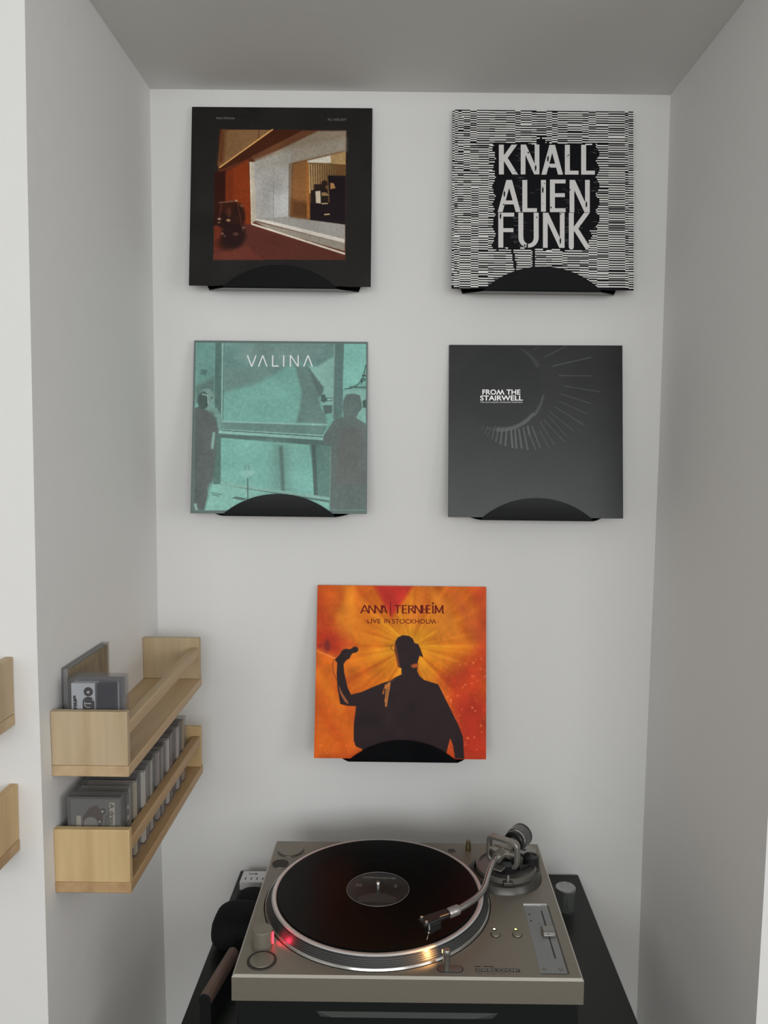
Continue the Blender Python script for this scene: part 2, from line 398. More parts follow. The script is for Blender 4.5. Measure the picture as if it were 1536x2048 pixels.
def print_text(cv, rows, size, parent, m, name='lettering', y=-.0004, bold=0.0):
    mb = LMB()
    for body, x0, x1, y0, y1 in rows:
        P, fs = text_mesh(body, bold); vs = []
        for a, b in P:
            u, v = cv.uv(x0+(x1-x0)*a, y1-(y1-y0)*b); vs.append(((u-.5)*size, y, (1-v)*size))
        mb.add(vs, fs)
    o = mb.build(name, m, parent); o['kind'] = 'stuff'; return o

# pose of each sleeve: bottom centre x, z, y ; roll, yaw ; size
SL = {1: (-.2320, 1.8359, -.0450, .0040, .0010, .3175), 2: (.2269, 1.8353, -.0462, .0029, .0050, .3180),
      3: (-.2320, 1.4379, -.0575, .0105, .0270, .3115), 4: (.2238, 1.4352, -.0485, .0027, -.0190, .3110), 5: (-.0121, .9965, -.0638, .0012, .0151, .3110)}
def sleeve(k, label, edge, thick=.0035):
    X, Z, yb, r, w_, s = SL[k]; t = math.asin((-.008-yb)/s)
    ex = V(math.cos(r)*math.cos(w_), math.sin(w_), math.sin(r)); up = V(-math.sin(r), math.sin(t), math.cos(r)*math.cos(t)).normalized()
    ex = (ex-up*ex.dot(up)).normalized(); n = up.cross(ex)
    T = thing('record_sleeve', label, 'record sleeve', (0, 0, 0), 'record sleeves displayed on the alcove wall')
    Mx = Matrix((ex, n, up)).transposed().to_4x4(); Mx.translation = V(X, yb, Z); T.matrix_world = Mx
    LMB().box(-s/2, s/2, 0, thick, 0, s).build('card_body', edge, T, .0006)
    return T, s
EDGE_D = mat('black_card', (.010, .010, .010), .6, spec=.2); EDGE_G = mat('grey_card', (.06, .065, .063), .5); EDGE_O = mat('orange_card', (.42, .11, .03), .5)

# ---- 1 studio photograph on black
T, s = sleeve(1, 'black record sleeve with a square photo of a wooden studio and its window, top left', EDGE_D)
c = Cover([(90, 57), (1478, 60), (1465, 1438), (70, 1415)], 372)
c.C[:] = (36, 35, 34)
c.poly([(305, 230), (1277, 235), (1270, 1230), (258, 1222)], (88, 46, 30), 4)
c.poly([(322, 232), (708, 232), (300, 516), (288, 500)], (122, 90, 60), 5)
c.poly([(600, 232), (608, 232), (608, 300), (600, 305)], (90, 62, 40), 3)
c.poly([(288, 500), (330, 480), (345, 236), (318, 236)], (84, 48, 30), 40)
c.poly([(715, 232), (1272, 236), (1272, 262), (960, 240), (540, 446), (300, 545), (296, 530)], (64, 34, 22), 6)
c.line((712, 228), (300, 524), 9, (214, 165, 98), 5)
c.poly([(545, 440), (940, 236), (1090, 236), (572, 478)], (96, 62, 42), 10)
c.poly([(572, 478), (1060, 240), (1277, 236), (1272, 392), (850, 490), (700, 440)], (134, 120, 102), 14)
c.poly([(590, 470), (850, 372), (1272, 300), (1272, 392), (852, 492), (700, 470)], (150, 141, 128), 50, .8)
c.poly([(262, 560), (352, 545), (352, 970), (262, 968)], (48, 24, 18), 14)
c.poly([(352, 560), (525, 462), (548, 960), (352, 975)], (122, 52, 25), 6)
c.poly([(352, 560), (400, 532), (420, 960), (352, 975)], (100, 42, 22), 30, .7)
c.poly([(262, 965), (400, 940), (550, 960), (1268, 1190), (1270, 1230), (258, 1222)], (86, 45, 38), 6)
c.poly([(262, 968), (330, 975), (345, 1140), (262, 1150)], (104, 46, 30), 12)
c.poly([(262, 1180), (520, 1120), (640, 1228), (258, 1224)], (98, 50, 40), 20)
c.poly([(560, 1000), (700, 1030), (1268, 1200), (1270, 1230), (900, 1228)], (82, 44, 36), 10)
c.poly([(532, 478), (570, 480), (592, 915), (548, 955)], (176, 166, 150), 4)
c.poly([(566, 480), (850, 400), (850, 905), (588, 915)], (160, 157, 152), 5)
c.poly([(590, 470), (850, 385), (850, 500), (596, 560)], (146, 140, 130), 60, .8)
c.poly([(715, 720), (845, 720), (845, 900), (715, 905)], (184, 184, 182), 70, .8)
c.line((718, 480), (716, 905), 5, (138, 134, 128), 4)
c.poly([(588, 912), (850, 897), (1268, 962), (1268, 1072), (700, 935)], (146, 142, 136), 5)
c.poly([(588, 912), (700, 932), (1266, 1072), (1266, 1105), (570, 925)], (196, 190, 180), 5)
c.poly([(560, 930), (1266, 1105), (1266, 1165), (700, 1000)], (140, 132, 120), 6)
c.line((550, 953), (1268, 1186), 14, (206, 196, 180), 5)
c.line((540, 480), (550, 953), 7, (206, 190, 165), 5)
c.poly([(850, 490), (1272, 392), (1272, 962), (842, 898)], (112, 78, 48), 4)
c.poly([(835, 490), (862, 488), (848, 898), (832, 896)], (120, 104, 86), 4)
c.poly([(870, 500), (975, 468), (992, 915), (860, 898)], (128, 88, 52), 4)
c.poly([(860, 770), (990, 790), (992, 915), (855, 898)], (92, 60, 36), 40)
c.poly([(968, 480), (985, 478), (1000, 915), (975, 915)], (146, 92, 46), 5)
c.poly([(975, 470), (1160, 425), (1160, 487), (985, 484)], (196, 190, 176), 8)
c.poly([(1160, 425), (1272, 396), (1272, 502), (1160, 490)], (158, 130, 88), 6)
c.poly([(985, 486), (1272, 498), (1272, 900), (1000, 900)], (96, 68, 42), 4)
for k in range(12):
    x_ = 992+k*18; c.line((x_, 494), (x_+6, 720), 9-k*.35, (182-k*7, 152-k*6, 108-k*5), 5)
c.poly([(1135, 582), (1272, 585), (1272, 960), (1000, 925), (1000, 795), (1150, 790)], (32, 25, 28), 6)
c.poly([(1030, 650), (1095, 650), (1130, 690), (1135, 700), (1140, 800), (1005, 800), (1005, 700), (1030, 690)], (38, 30, 26), 5)
c.dot((1110, 645), 24, (42, 30, 26), 10)
c.poly([(1040, 705), (1078, 700), (1082, 798), (1045, 795)], (186, 172, 150), 5)
c.poly([(1085, 715), (1120, 712), (1150, 738), (1090, 740)], (140, 112, 76), 5)
c.poly([(1155, 640), (1180, 642), (1195, 680), (1155, 688)], (170, 122, 78), 6)
c.line((1088, 800), (1135, 798), 8, (190, 165, 130), 4); c.line((1108, 884), (1150, 880), 9, (186, 160, 120), 4)
c.poly([(300, 790), (440, 780), (470, 860), (440, 900), (310, 900)], (52, 28, 21), 20)
c.dot((350, 930), 66, (38, 24, 21), 24, .95, 60); c.dot((450, 900), 52, (42, 25, 21), 20, .9, 100); c.dot((410, 1040), 96, (36, 23, 21), 34, .95, 90)
c.dot((370, 1100), 90, (38, 24, 22), 40, .8, 50); c.line((320, 800), (300, 920), 5, (92, 56, 42), 5); c.line((440, 790), (484, 1010), 5, (86, 52, 40), 5); c.line((380, 830), (376, 900), 6, (78, 44, 32), 5)
c.dot((375, 865), 22, (84, 48, 36), 12, .5, 34)
c.line((300, 790), (445, 776), 7, (120, 86, 72), 6)
for p, r, q in (((302, 915), 12, (200, 160, 130)), ((372, 925), 14, (196, 150, 110)), ((300, 942), 9, (150, 110, 90)), ((325, 1026), 10, (160, 120, 96)), ((432, 776), 9, (190, 150, 120)), ((476, 815), 13, (120, 80, 64)), ((488, 982), 8, (170, 130, 110)), ((345, 1045), 8, (120, 90, 74)), ((430, 1030), 20, (90, 62, 52))):
    c.dot(p, r, q, 10, .85, r*.6)
c.noise(110, .03, 1, (1, 1)); c.noise(9, .04, 2)
pr = c.build(s, T, COVER, 1.45)
print_text(c, [('NILS FRAHM', 277, 420, 136, 152), ('ALL MELODY', 1133, 1279, 141, 159)], s, T, flat('dim_print', (100, 98, 94)), bold=.01)

# ---- 2 black and white stripes with big letters
T, s = sleeve(2, 'record sleeve of fine black and white stripes with three lines of big white capitals', EDGE_D)
cv = Cover([(60, 70), (1446, 93), (1450, 1455), (48, 1450)], 8)
WHITE = mat('printed_white', (.86, .85, .82), .5, spec=.2); GREYW = mat('printed_grey', (.30, .295, .285), .5, spec=.2); SPEC = mat('printed_black', (.007, .007, .009), .5, spec=.12)
LMB().add([(-s/2, -.0002, 0), (s/2, -.0002, 0), (s/2, -.0002, s), (-s/2, -.0002, s)], [(0, 1, 2, 3)]).build('cover_print', SPEC, T)
bands = [0, .012, .03, .05]; x_ = .05
while x_ < .93: x_ += random.uniform(.025, .095); bands.append(min(x_, .955))
bands += [.972, 1.0]; phase = [random.random() < .5 for _ in bands]; rows = 76
stripes = {0: LMB(), 1: LMB()}
def blocked(u, v):
    # ragged dark halo behind the lettering
    x_, y_ = 60+u*1388, 85+v*1368
    l_ = 400-abs(math.sin(y_*.021)*22)-abs(math.sin(y_*.13))*12; r_ = 1175-(0 if y_ < 1000 else 60)+math.sin(y_*.05)*14
    if l_ < x_ < r_ and 338+math.sin(x_*.03)*6 < y_ < 1150+math.sin(x_*.05)*10: return True
    if math.hypot(x_-738, y_-335) < 38: return True
    if 1100 < y_ < 1310 and abs(x_-(512+(y_-1100)*.17)) < 9: return True
    if 1100 < y_ < 1290 and abs(x_-686) < 9: return True
    return False
H_ = 1/rows
for i in range(rows):
    if random.random() < .25:
        for _ in range(3): j = random.randrange(len(phase)); phase[j] = not phase[j]
    for j in range(len(bands)-1):
        a, b = bands[j], bands[j+1]
        if b-a < .004: continue
        v0 = (i+(.5 if phase[j] else 0)+.04*math.sin(j*2.1+i*.7))*H_; hh = H_*random.choice((.40, .50, .54, .58)); g = 1 if random.random() < .07 else 0
        if v0+hh > 1 or v0 < 0: continue
        n = max(1, int((b-a)/.006)); run = None
        for q in range(n+1):
            uu = a+(b-a)*q/n; blk = q == n or blocked(a+(b-a)*(q+.5)/n, v0+hh/2)
            if not blk and run is None: run = uu
            if blk and run is not None:
                stripes[g].add([((run-.5)*s, -.0004, (1-v0-hh)*s), ((uu-.5)*s, -.0004, (1-v0-hh)*s), ((uu-.5)*s, -.0004, (1-v0)*s), ((run-.5)*s, -.0004, (1-v0)*s)], [(0, 1, 2, 3)]); run = None
    if random.random() < .18:
        j = random.randrange(3, len(bands)-4); bands[j] = min(max(bands[j]+random.uniform(-.02, .02), bands[j-1]+.012), bands[j+1]-.012)
for g, mt, nm in ((0, WHITE, 'printed_stripes'), (1, GREYW, 'faint_stripes')):
    o = stripes[g].build(nm, mt, T); o['kind'] = 'stuff'
smear = LMB()
for k in range(150):      # streaks dragged sideways out of the letters
    y_ = random.uniform(360, 1130); x_ = random.choice((random.uniform(560, 580), random.uniform(905, 940), random.uniform(1010, 1040), random.uniform(1110, 1150), random.uniform(640, 700), random.uniform(500, 560)))
    L_ = random.uniform(12, 46); u0, v0 = cv.uv(x_, y_); u1, v1 = cv.uv(x_+L_, y_+random.uniform(2, 5))
    smear.add([((u0-.5)*s, -.0003, (1-v1)*s), ((u1-.5)*s, -.0003, (1-v1)*s), ((u1-.5)*s, -.0003, (1-v0)*s), ((u0-.5)*s, -.0003, (1-v0)*s)], [(0, 1, 2, 3)])
o = smear.build('ink_streaks', mat('smeared_grey_ink', (.09, .088, .095), .5), T); o['kind'] = 'stuff'
P = []
for ch, a, b, y0, y1 in (('K', 413, 560, 345, 575), ('N', 580, 725, 345, 575), ('A', 740, 905, 348, 577), ('L', 920, 1025, 348, 577), ('L', 1045, 1150, 348, 577),
                         ('A', 403, 580, 618, 865), ('L', 593, 705, 618, 865), ('I', 735, 775, 618, 862), ('E', 805, 925, 615, 865), ('N', 955, 1112, 618, 867),
                         ('F', 408, 530, 870, 1138), ('U', 562, 718, 870, 1138), ('N', 750, 918, 870, 1138), ('K', 950, 1118, 870, 1138)):
    P.append(glyph(ch, a, b, y0, y1, 38, 30))
LW = mat('letter_white', (.76, .74, .725), .5, spec=.2)
for g_ in P: print_polys(cv, g_, s, T, LW, 'letter', -.0007)
sp = []
for k in range(44):
    x_, y_ = random.uniform(410, 1140), random.uniform(350, 1135); r = random.uniform(2, 7)
    sp.append([(x_+r*random.uniform(.6, 1.3)*math.cos(a), y_+r*random.uniform(.6, 1.6)*math.sin(a)) for a in (0, 1, 2.2, 3.3, 4.4, 5.4)])
for x_, y_ in ((695, 520), (790, 450), (750, 690), (455, 720), (1085, 800), (885, 1080), (425, 890), (630, 1120)):
    sp.append([(x_, y_-22), (x_+6, y_-4), (x_+4, y_+24), (x_-4, y_+30), (x_-7, y_+2)])
o = print_polys(cv, sp, s, T, SPEC, 'ink_specks', -.0010); o['kind'] = 'stuff'

# ---- 3 teal duotone
T, s = sleeve(3, 'teal record sleeve with shadowy figures before a studio window, middle row left', EDGE_G)
c = Cover([(86, 63), (1462, 76), (1455, 1430), (62, 1420)], 352)
c.C[:] = (112, 158, 148)
g = lambda v, t=0: (v-16, v+8+t, v+4+t)
c.poly([(320, 80), (1200, 80), (1200, 200), (1060, 275), (980, 260), (860, 250), (600, 400), (320, 470)], (102, 132, 127), 40)
c.poly([(500, 90), (1090, 90), (1120, 150), (1000, 230), (640, 260), (420, 200)], (112, 134, 130), 90, .8)
c.poly([(320, 300), (760, 290), (600, 400), (320, 465)], (104, 128, 122), 60, .6)
c.poly([(880, 260), (985, 270), (1105, 430), (1105, 470), (1075, 515), (1090, 600), (1125, 650), (1140, 730), (900, 715), (940, 480)], (98, 122, 117), 24)
c.poly([(985, 270), (1060, 275), (1200, 190), (1195, 640), (1130, 650), (1078, 520), (1110, 450)], (128, 166, 157), 4)
c.poly([(985, 270), (1112, 440), (1108, 475), (1078, 518), (1060, 470), (1020, 380)], (88, 106, 103), 14)
c.poly([(1090, 500), (1120, 490), (1130, 520), (1185, 520), (1185, 545), (1130, 550), (1110, 560), (1088, 545)], (78, 98, 95), 4)
c.poly([(1105, 580), (1180, 580), (1180, 640), (1120, 650)], (86, 104, 100), 6)
c.poly([(1140, 528), (1180, 526), (1180, 540), (1140, 542)], (140, 175, 166), 3)
c.poly([(95, 90), (250, 90), (250, 350), (100, 440)], (104, 142, 134), 20)
c.poly([(140, 290), (190, 300), (180, 345), (140, 335)], (84, 114, 108), 10)
c.poly([(95, 430), (250, 350), (250, 560), (100, 560)], (94, 118, 112), 30)
c.poly([(252, 82), (325, 82), (318, 700), (300, 1195), (240, 1195), (250, 700)], (84, 110, 104), 5)
c.poly([(304, 82), (318, 82), (312, 700), (300, 700)], (132, 168, 158), 4)
c.poly([(1200, 80), (1275, 80), (1260, 700), (1185, 690)], (92, 116, 112), 5)
c.line((1198, 80), (1185, 690), 8, (124, 152, 144), 4)
c.poly([(1275, 82), (1450, 92), (1448, 260), (1400, 400), (1280, 450), (1262, 450)], (122, 172, 162), 4)
for a, b in (((1447, 260), (1425, 360)), ((1425, 360), (1380, 420)), ((1380, 420), (1330, 445)), ((1330, 445), (1275, 452))): c.line(a, b, 6, (52, 66, 64), 3)
c.line((1415, 345), (1450, 345), 12, (70, 84, 80), 4)
c.line((1320, 436), (1448, 440), 12, (82, 100, 96), 5)
c.poly([(1268, 455), (1450, 455), (1450, 720), (1262, 690)], (124, 164, 155), 8)
c.poly([(298, 700), (1145, 728), (1140, 742), (300, 712)], (130, 168, 158), 4)
c.poly([(300, 712), (1140, 742), (1105, 812), (290, 765)], (98, 126, 120), 4)
c.poly([(282, 765), (1110, 815), (1115, 858), (282, 800)], (132, 170, 160), 4)
c.line((300, 775), (1105, 828), 6, (60, 78, 74), 3)
c.poly([(270, 800), (1115, 856), (1180, 880), (1175, 905), (700, 870), (270, 828)], (84, 106, 101), 5)
c.poly([(300, 835), (1000, 890), (1040, 1290), (300, 1180)], (118, 166, 156), 5)
c.poly([(690, 860), (830, 880), (850, 1250), (700, 1240)], (104, 138, 130), 90, .7)
c.poly([(760, 900), (785, 900), (805, 1255), (780, 1255)], (84, 106, 100), 26)
c.poly([(560, 870), (690, 870), (700, 1100), (560, 1050)], (122, 172, 162), 80, .6)
c.poly([(1000, 885), (1175, 905), (1160, 1310), (1060, 1310)], (92, 122, 115), 10)
c.poly([(1018, 890), (1048, 890), (1068, 1320), (1036, 1320)], (78, 96, 92), 5)
c.line((1170, 905), (1163, 1310), 6, (142, 172, 162), 3)
c.poly([(300, 1178), (1160, 1300), (1158, 1325), (300, 1200)], (128, 164, 154), 6)
c.poly([(300, 1200), (1158, 1325), (1155, 1345), (300, 1225)], (84, 108, 102), 6)
c.poly([(240, 1200), (300, 1200), (1150, 1340), (1150, 1398), (180, 1398)], (126, 172, 160), 6)
c.line((222, 1262), (312, 1276), 5, (72, 94, 88), 3); c.line((230, 1278), (290, 1288), 5, (72, 94, 88), 3)
c.poly([(385, 1305), (420, 1292), (520, 1310), (470, 1322)], (82, 104, 98), 5)
c.line((512, 1150), (514, 1310), 9, (82, 100, 96), 4); c.dot((510, 1110), 66, (140, 182, 172), 14, .8, 22); c.line((495, 1055), (495, 1075), 5, (80, 100, 96), 3); c.line((520, 1050), (518, 1075), 5, (80, 100, 96), 3)
dk = (86, 100, 97)
c.poly([(95, 600), (150, 575), (205, 600), (270, 610), (302, 680), (300, 760), (270, 790), (250, 900), (262, 960), (235, 1180), (185, 1200), (200, 1270), (170, 1400), (130, 1395), (92, 1400)], (86, 96, 94), 12)
c.poly([(185, 590), (270, 600), (304, 660), (304, 760), (280, 770), (262, 680), (200, 640)], (110, 142, 134), 14)
c.poly([(95, 610), (240, 640), (262, 900), (230, 1150), (150, 1380), (85, 1400)], (88, 94, 92), 40)
c.dot((185, 530), 62, (118, 148, 140), 10, 1, 84); c.dot((160, 540), 45, (74, 88, 85), 10, 1, 70); c.line((150, 490), (195, 500), 10, (140, 170, 160), 5); c.line((195, 500), (200, 570), 10, (140, 170, 160), 5)
c.dot((225, 520), 10, (92, 112, 106), 5); c.line((245, 790), (232, 920), 22, (122, 152, 144), 10)
c.line((100, 1345), (112, 1395), 20, (130, 158, 150), 6)
c.poly([(1268, 540), (1290, 495), (1345, 488), (1400, 500), (1412, 560), (1418, 600), (1390, 640), (1370, 680), (1270, 680), (1262, 600)], (92, 106, 103), 8)
c.poly([(1190, 700), (1270, 672), (1370, 680), (1450, 730), (1450, 1400), (1160, 1400), (1170, 900), (1105, 880), (1110, 820)], (94, 106, 103), 8)
c.poly([(1230, 760), (1440, 760), (1445, 1200), (1200, 1200)], (96, 100, 98), 60)
c.poly([(1420, 545), (1450, 535), (1450, 600), (1425, 600)], (70, 88, 84), 5)
c.noise(80, .025, 3); c.noise(10, .03, 4)
for a in ([(60, 55), (1470, 68), (1470, 92), (60, 82)], [(60, 1398), (1470, 1404), (1470, 1440), (50, 1430)], [(55, 55), (100, 55), (84, 1430), (50, 1430)], [(1450, 60), (1470, 60), (1465, 1440), (1444, 1440)]): c.poly(a, (94, 106, 103), 4)
c.build(s, T, COVER, 1.5)
P = []
for ch, a, b in (('V', 502, 580), ('^', 590, 667), ('L', 702, 755), ('I', 788, 800), ('N', 842, 914), ('^', 948, 1026)): P.append(glyph(ch, a, b, 183, 273, 10, 10))
WI = flat('white_ink', (232, 236, 235), 1.15)
for g_ in P: print_polys(c, g_, s, T, WI, 'letter')
print_text(c, [('P', 1408, 1444, 366, 408)], s, T, flat('dark_teal_ink', (62, 76, 73)), bold=.02)

# ---- 4 charcoal with radial lines
T, s = sleeve(4, 'charcoal record sleeve with faint spiral of radiating lines, middle row right', EDGE_D, .006)
c = Cover([(70, 60), (1460, 63), (1462, 1443), (64, 1430)], 352)
c.C[:] = (48, 50, 49)
c.blend(np.clip(1-np.hypot(c.X-500, c.Y-470)/130, 0, 1)*.6, (96, 94, 90))
c.blend(np.clip((c.X-900)/700, 0, 1)*.5, (36, 38, 38))
def arc(cx, cy, R, a0, a1, w0, w1, col, al=1, soft=8, n=20):
    for k in range(n):
        t0, t1 = k/n, (k+1)/n; A, B = math.radians(a0+(a1-a0)*t0), math.radians(a0+(a1-a0)*t1)
        c.line((cx+R*math.cos(A), cy+R*math.sin(A)), (cx+R*math.cos(B), cy+R*math.sin(B)), w0+(w1-w0)*t0, col, soft, al, w0+(w1-w0)*t1)
c.dot((480, 400), 340, (44, 46, 46), 30, .7, 320)
arc(480, 400, 350, -62, -28, 10, 34, (68, 70, 68), .8)
arc(480, 400, 352, 10, 40, 10, 22, (84, 88, 86), .9)
arc(480, 400, 340, 38, 95, 26, 34, (88, 94, 91), .9)
lc = (92, 98, 96)
for a, b, w_, al in (((750, 105), (795, 65), 7, .5), ((838, 158), (1015, 65), 8, .6), ((900, 230), (1210, 158), 8, .75), ((950, 305), (1210, 308), 7, .7), ((990, 388), (1280, 436), 7, .7), ((960, 450), (1210, 532), 7, .65), ((950, 510), (1180, 612), 6, .6), ((920, 555), (1150, 700), 8, .6), ((875, 592), (1070, 750), 7, .6), ((862, 622), (1010, 790), 7, .55), ((830, 660), (1000, 840), 7, .65), ((800, 675), (915, 860), 7, .6), ((800, 750), (875, 885), 7, .6), ((735, 710), (805, 890), 9, .8), ((712, 770), (768, 900), 8, .8), ((700, 710), (715, 775), 15, .9), ((665, 720), (702, 900), 13, .8), ((630, 730), (655, 890), 15, .85), ((600, 730), (612, 890), 15, .9), ((568, 730), (580, 885), 16, .95), ((534, 730), (522, 870), 14, .95), ((500, 720), (482, 855), 14, .9), ((470, 712), (446, 835), 12, .75), ((440, 705), (415, 812), 11, .65), ((405, 740), (378, 790), 10, .5), ((380, 712), (358, 772), 9, .6), ((350, 705), (335, 745), 8, .4)):
    c.line(a, b, w_, lc, 6, al)
for k in range(26):
    a = math.radians(50+k*2.2); c.line((480+345*math.cos(a), 400+330*math.sin(a)), (480+370*math.cos(a), 400+350*math.sin(a)), 7, (96, 102, 98), 5, .6)
c.noise(100, .02, 6); c.noise(8, .04, 7)
c.build(s, T, COVERG, 1.25, .010)
print_text(c, [('FROM THE', 338, 643, 418, 460), ('STAIRWELL', 320, 662, 466, 507)], s, T, flat('bright_white_ink', (236, 236, 236), 1.5), bold=.02)
print_text(c, [('THE KILIMANJARO DARKJAZZ ENSEMBLE', 320, 660, 515, 528)], s, T, flat('pale_ink', (180, 180, 178), 1.5), bold=.02)

# ---- 5 orange with silhouette
T, s = sleeve(5, 'orange record sleeve with dark silhouette of a singer raising a microphone, lowest on the wall', EDGE_O)
c = Cover([(105, 60), (1465, 75), (1462, 1468), (72, 1463)], 348)
dx, dy = c.X-850, c.Y-560; R_ = np.hypot(dx, dy); A_ = np.arctan2(dy, dx)
ray_ = sum(a*np.sin(A_*f+p) for a, f, p in ((.35, 7, .3), (.3, 13, 1.7), (.25, 23, .6), (.2, 37, 2.2), (.12, 61, .9)))
t_ = np.clip(R_/900, 0, 1)[..., None]; near = np.array((206, 138, 26.)); mid = np.array((192, 100, 22.)); far = np.array((176, 70, 24.))
c.C[:] = np.where(t_ < .45, near+(mid-near)*t_/.45, mid+(far-mid)*(t_-.45)/.55)
c.C += (ray_*np.clip(R_/200, 0, 1)*np.clip(1.4-R_/700, 0, 1))[..., None]*np.array((22, 26, 8))
for cx, cy, tx, ty, w_, cl, al in ((390, 60, 250, 620, 260, (206, 120, 34), .8), (1010, 40, 1190, 520, 240, (200, 116, 34), .75), (1010, 40, 850, 380, 120, (200, 104, 40), .5), (1160, 40, 1440, 520, 160, (190, 88, 40), .6), (330, 60, 480, 560, 160, (206, 120, 30), .6)):
    c.poly([(cx-20, cy), (cx+20, cy), (tx+w_/2, ty), (tx-w_/2, ty)], cl, 50, al)
c.poly([(560, 60), (880, 60), (760, 240), (700, 330), (640, 220)], (172, 44, 34), 40)
c.poly([(95, 150), (150, 230), (190, 330), (400, 560), (260, 650), (95, 580)], (176, 58, 26), 120, .9)
c.poly([(95, 430), (250, 480), (300, 620), (200, 620), (95, 580)], (160, 44, 26), 60, .8)
c.poly([(1350, 80), (1470, 80), (1465, 800), (1400, 600), (1420, 300)], (182, 62, 36), 100, .8)
c.poly([(1100, 820), (1465, 560), (1465, 1470), (1180, 1470), (1250, 1200)], (176, 54, 26), 150, .9)
c.poly([(1200, 1000), (1465, 1000), (1465, 1470), (1250, 1470)], (164, 42, 28), 120, .7)
c.poly([(95, 590), (260, 680), (260, 1000), (420, 1200), (460, 1400), (80, 1463)], (196, 96, 24), 60, .7)
c.line((95, 600), (260, 670), 14, (206, 120, 60), 10, .7); c.line((90, 760), (300, 1080), 50, (206, 116, 26), 50, .5); c.line((85, 1000), (330, 1400), 60, (176, 66, 20), 60, .5)
c.dot((180, 560), 24, (96, 36, 40), 24, .7, 44); c.dot((120, 560), 18, (120, 40, 36), 20, .6)
rg = np.random.default_rng(11)
for k in range(54):
    x_, y_ = rg.uniform(1130, 1460), rg.uniform(640, 1450)
    if (x_-1130)*.0 + y_ > 650: c.dot((x_, y_), rg.uniform(4, 11), (218, 112, 62), 8, rg.uniform(.35, .95))
for k in range(8): c.dot((rg.uniform(100, 400), rg.uniform(1300, 1440)), 7, (214, 120, 60), 8, .5)
D = (38, 27, 29)
body = [(470, 1463), (462, 1390), (410, 1368), (392, 1320), (394, 1190), (412, 1048), (340, 1044), (285, 1030), (262, 900), (256, 780), (262, 700), (250, 680), (238, 676), (272, 640), (290, 620), (330, 595), (352, 590), (380, 580), (400, 570), (425, 572), (430, 600), (405, 615), (375, 625), (362, 660), (330, 680), (312, 710), (318, 780), (345, 900), (372, 955), (460, 932), (520, 905), (640, 855), (680, 845), (740, 808), (780, 790), (778, 740), (752, 730), (738, 660), (722, 600), (728, 530), (750, 490), (790, 472), (840, 478), (870, 500), (885, 535), (915, 545), (935, 590), (955, 650), (925, 640), (910, 690), (915, 720), (905, 760), (922, 800), (960, 835), (1075, 870), (1130, 980), (1180, 1080), (1240, 1200), (1275, 1290), (1285, 1463), (1210, 1463), (1195, 1360), (1172, 1300), (1150, 1380), (1130, 1463)]
c.poly(body, D, 5)
c.dot((404, 590), 27, D, 5, 1, 24); c.dot((336, 618), 44, D, 6, 1, 34)
c.poly([(720, 560), (735, 540), (752, 640), (768, 740), (745, 720)], (150, 70, 30), 8, .6)
c.poly([(852, 720), (880, 705), (920, 700), (910, 735), (870, 738)], (176, 84, 36), 8, .85)
c.poly([(720, 830), (690, 850), (660, 920), (655, 1050), (640, 1000), (640, 900), (668, 860)], (176, 110, 52), 6, .9)
c.line((655, 870), (628, 950), 12, (170, 96, 44), 6); c.line((684, 860), (652, 1050), 15, (172, 104, 54), 6)
c.line((645, 905), (640, 990), 10, D, 5)
c.poly([(268, 870), (300, 940), (352, 1020), (345, 1030), (320, 1010), (285, 950)], (160, 92, 54), 8, .8)
for a, b in (((232, 680), (222, 720)), ((222, 720), (232, 780)), ((232, 780), (262, 850))): c.line(a, b, 6, (120, 50, 26), 4)
for a, b in (((690, 560), (715, 548)), ((690, 560), (700, 590)), ((700, 590), (716, 604))): c.line(a, b, 5, (90, 44, 24), 4, .8)
c.noise(60, .02, 8); c.noise(14, .05, 9)
c.build(s, T, COVER, 1.62, .006)
INK = flat('maroon_ink', (92, 24, 20), 1.7)
P = []
for ch, a, b in (('A', 446, 520), ('N', 512, 574), ('N', 560, 626), ('A', 606, 668), ('T', 722, 776), ('E', 784, 826), ('R', 834, 892), ('N', 884, 944), ('H', 944, 992), ('E', 976, 1018), ('I', 1024, 1044), ('M', 1046, 1122)):
    P += glyph(ch, a, b, 226, 294, 12, 7)
    for e in (a, b):
        if ch in 'NHM': P.append([(e-6, 289), (e+8, 289), (e+8, 294), (e-6, 294)])
P += [[(689, 196), (695, 196), (695, 318), (689, 318)], [(1026, 204), (1042, 204), (1042, 218), (1026, 218)]]
print_polys(c, P, s, T, INK)
print_text(c, [('LIVE', 505, 612, 338, 375), ('IN', 640, 686, 338, 375), ('STOCKHOLM', 704, 1060, 340, 378), ('.', 486, 494, 352, 360), ('.', 1072, 1080, 358, 366)], s, T, INK, bold=.006)

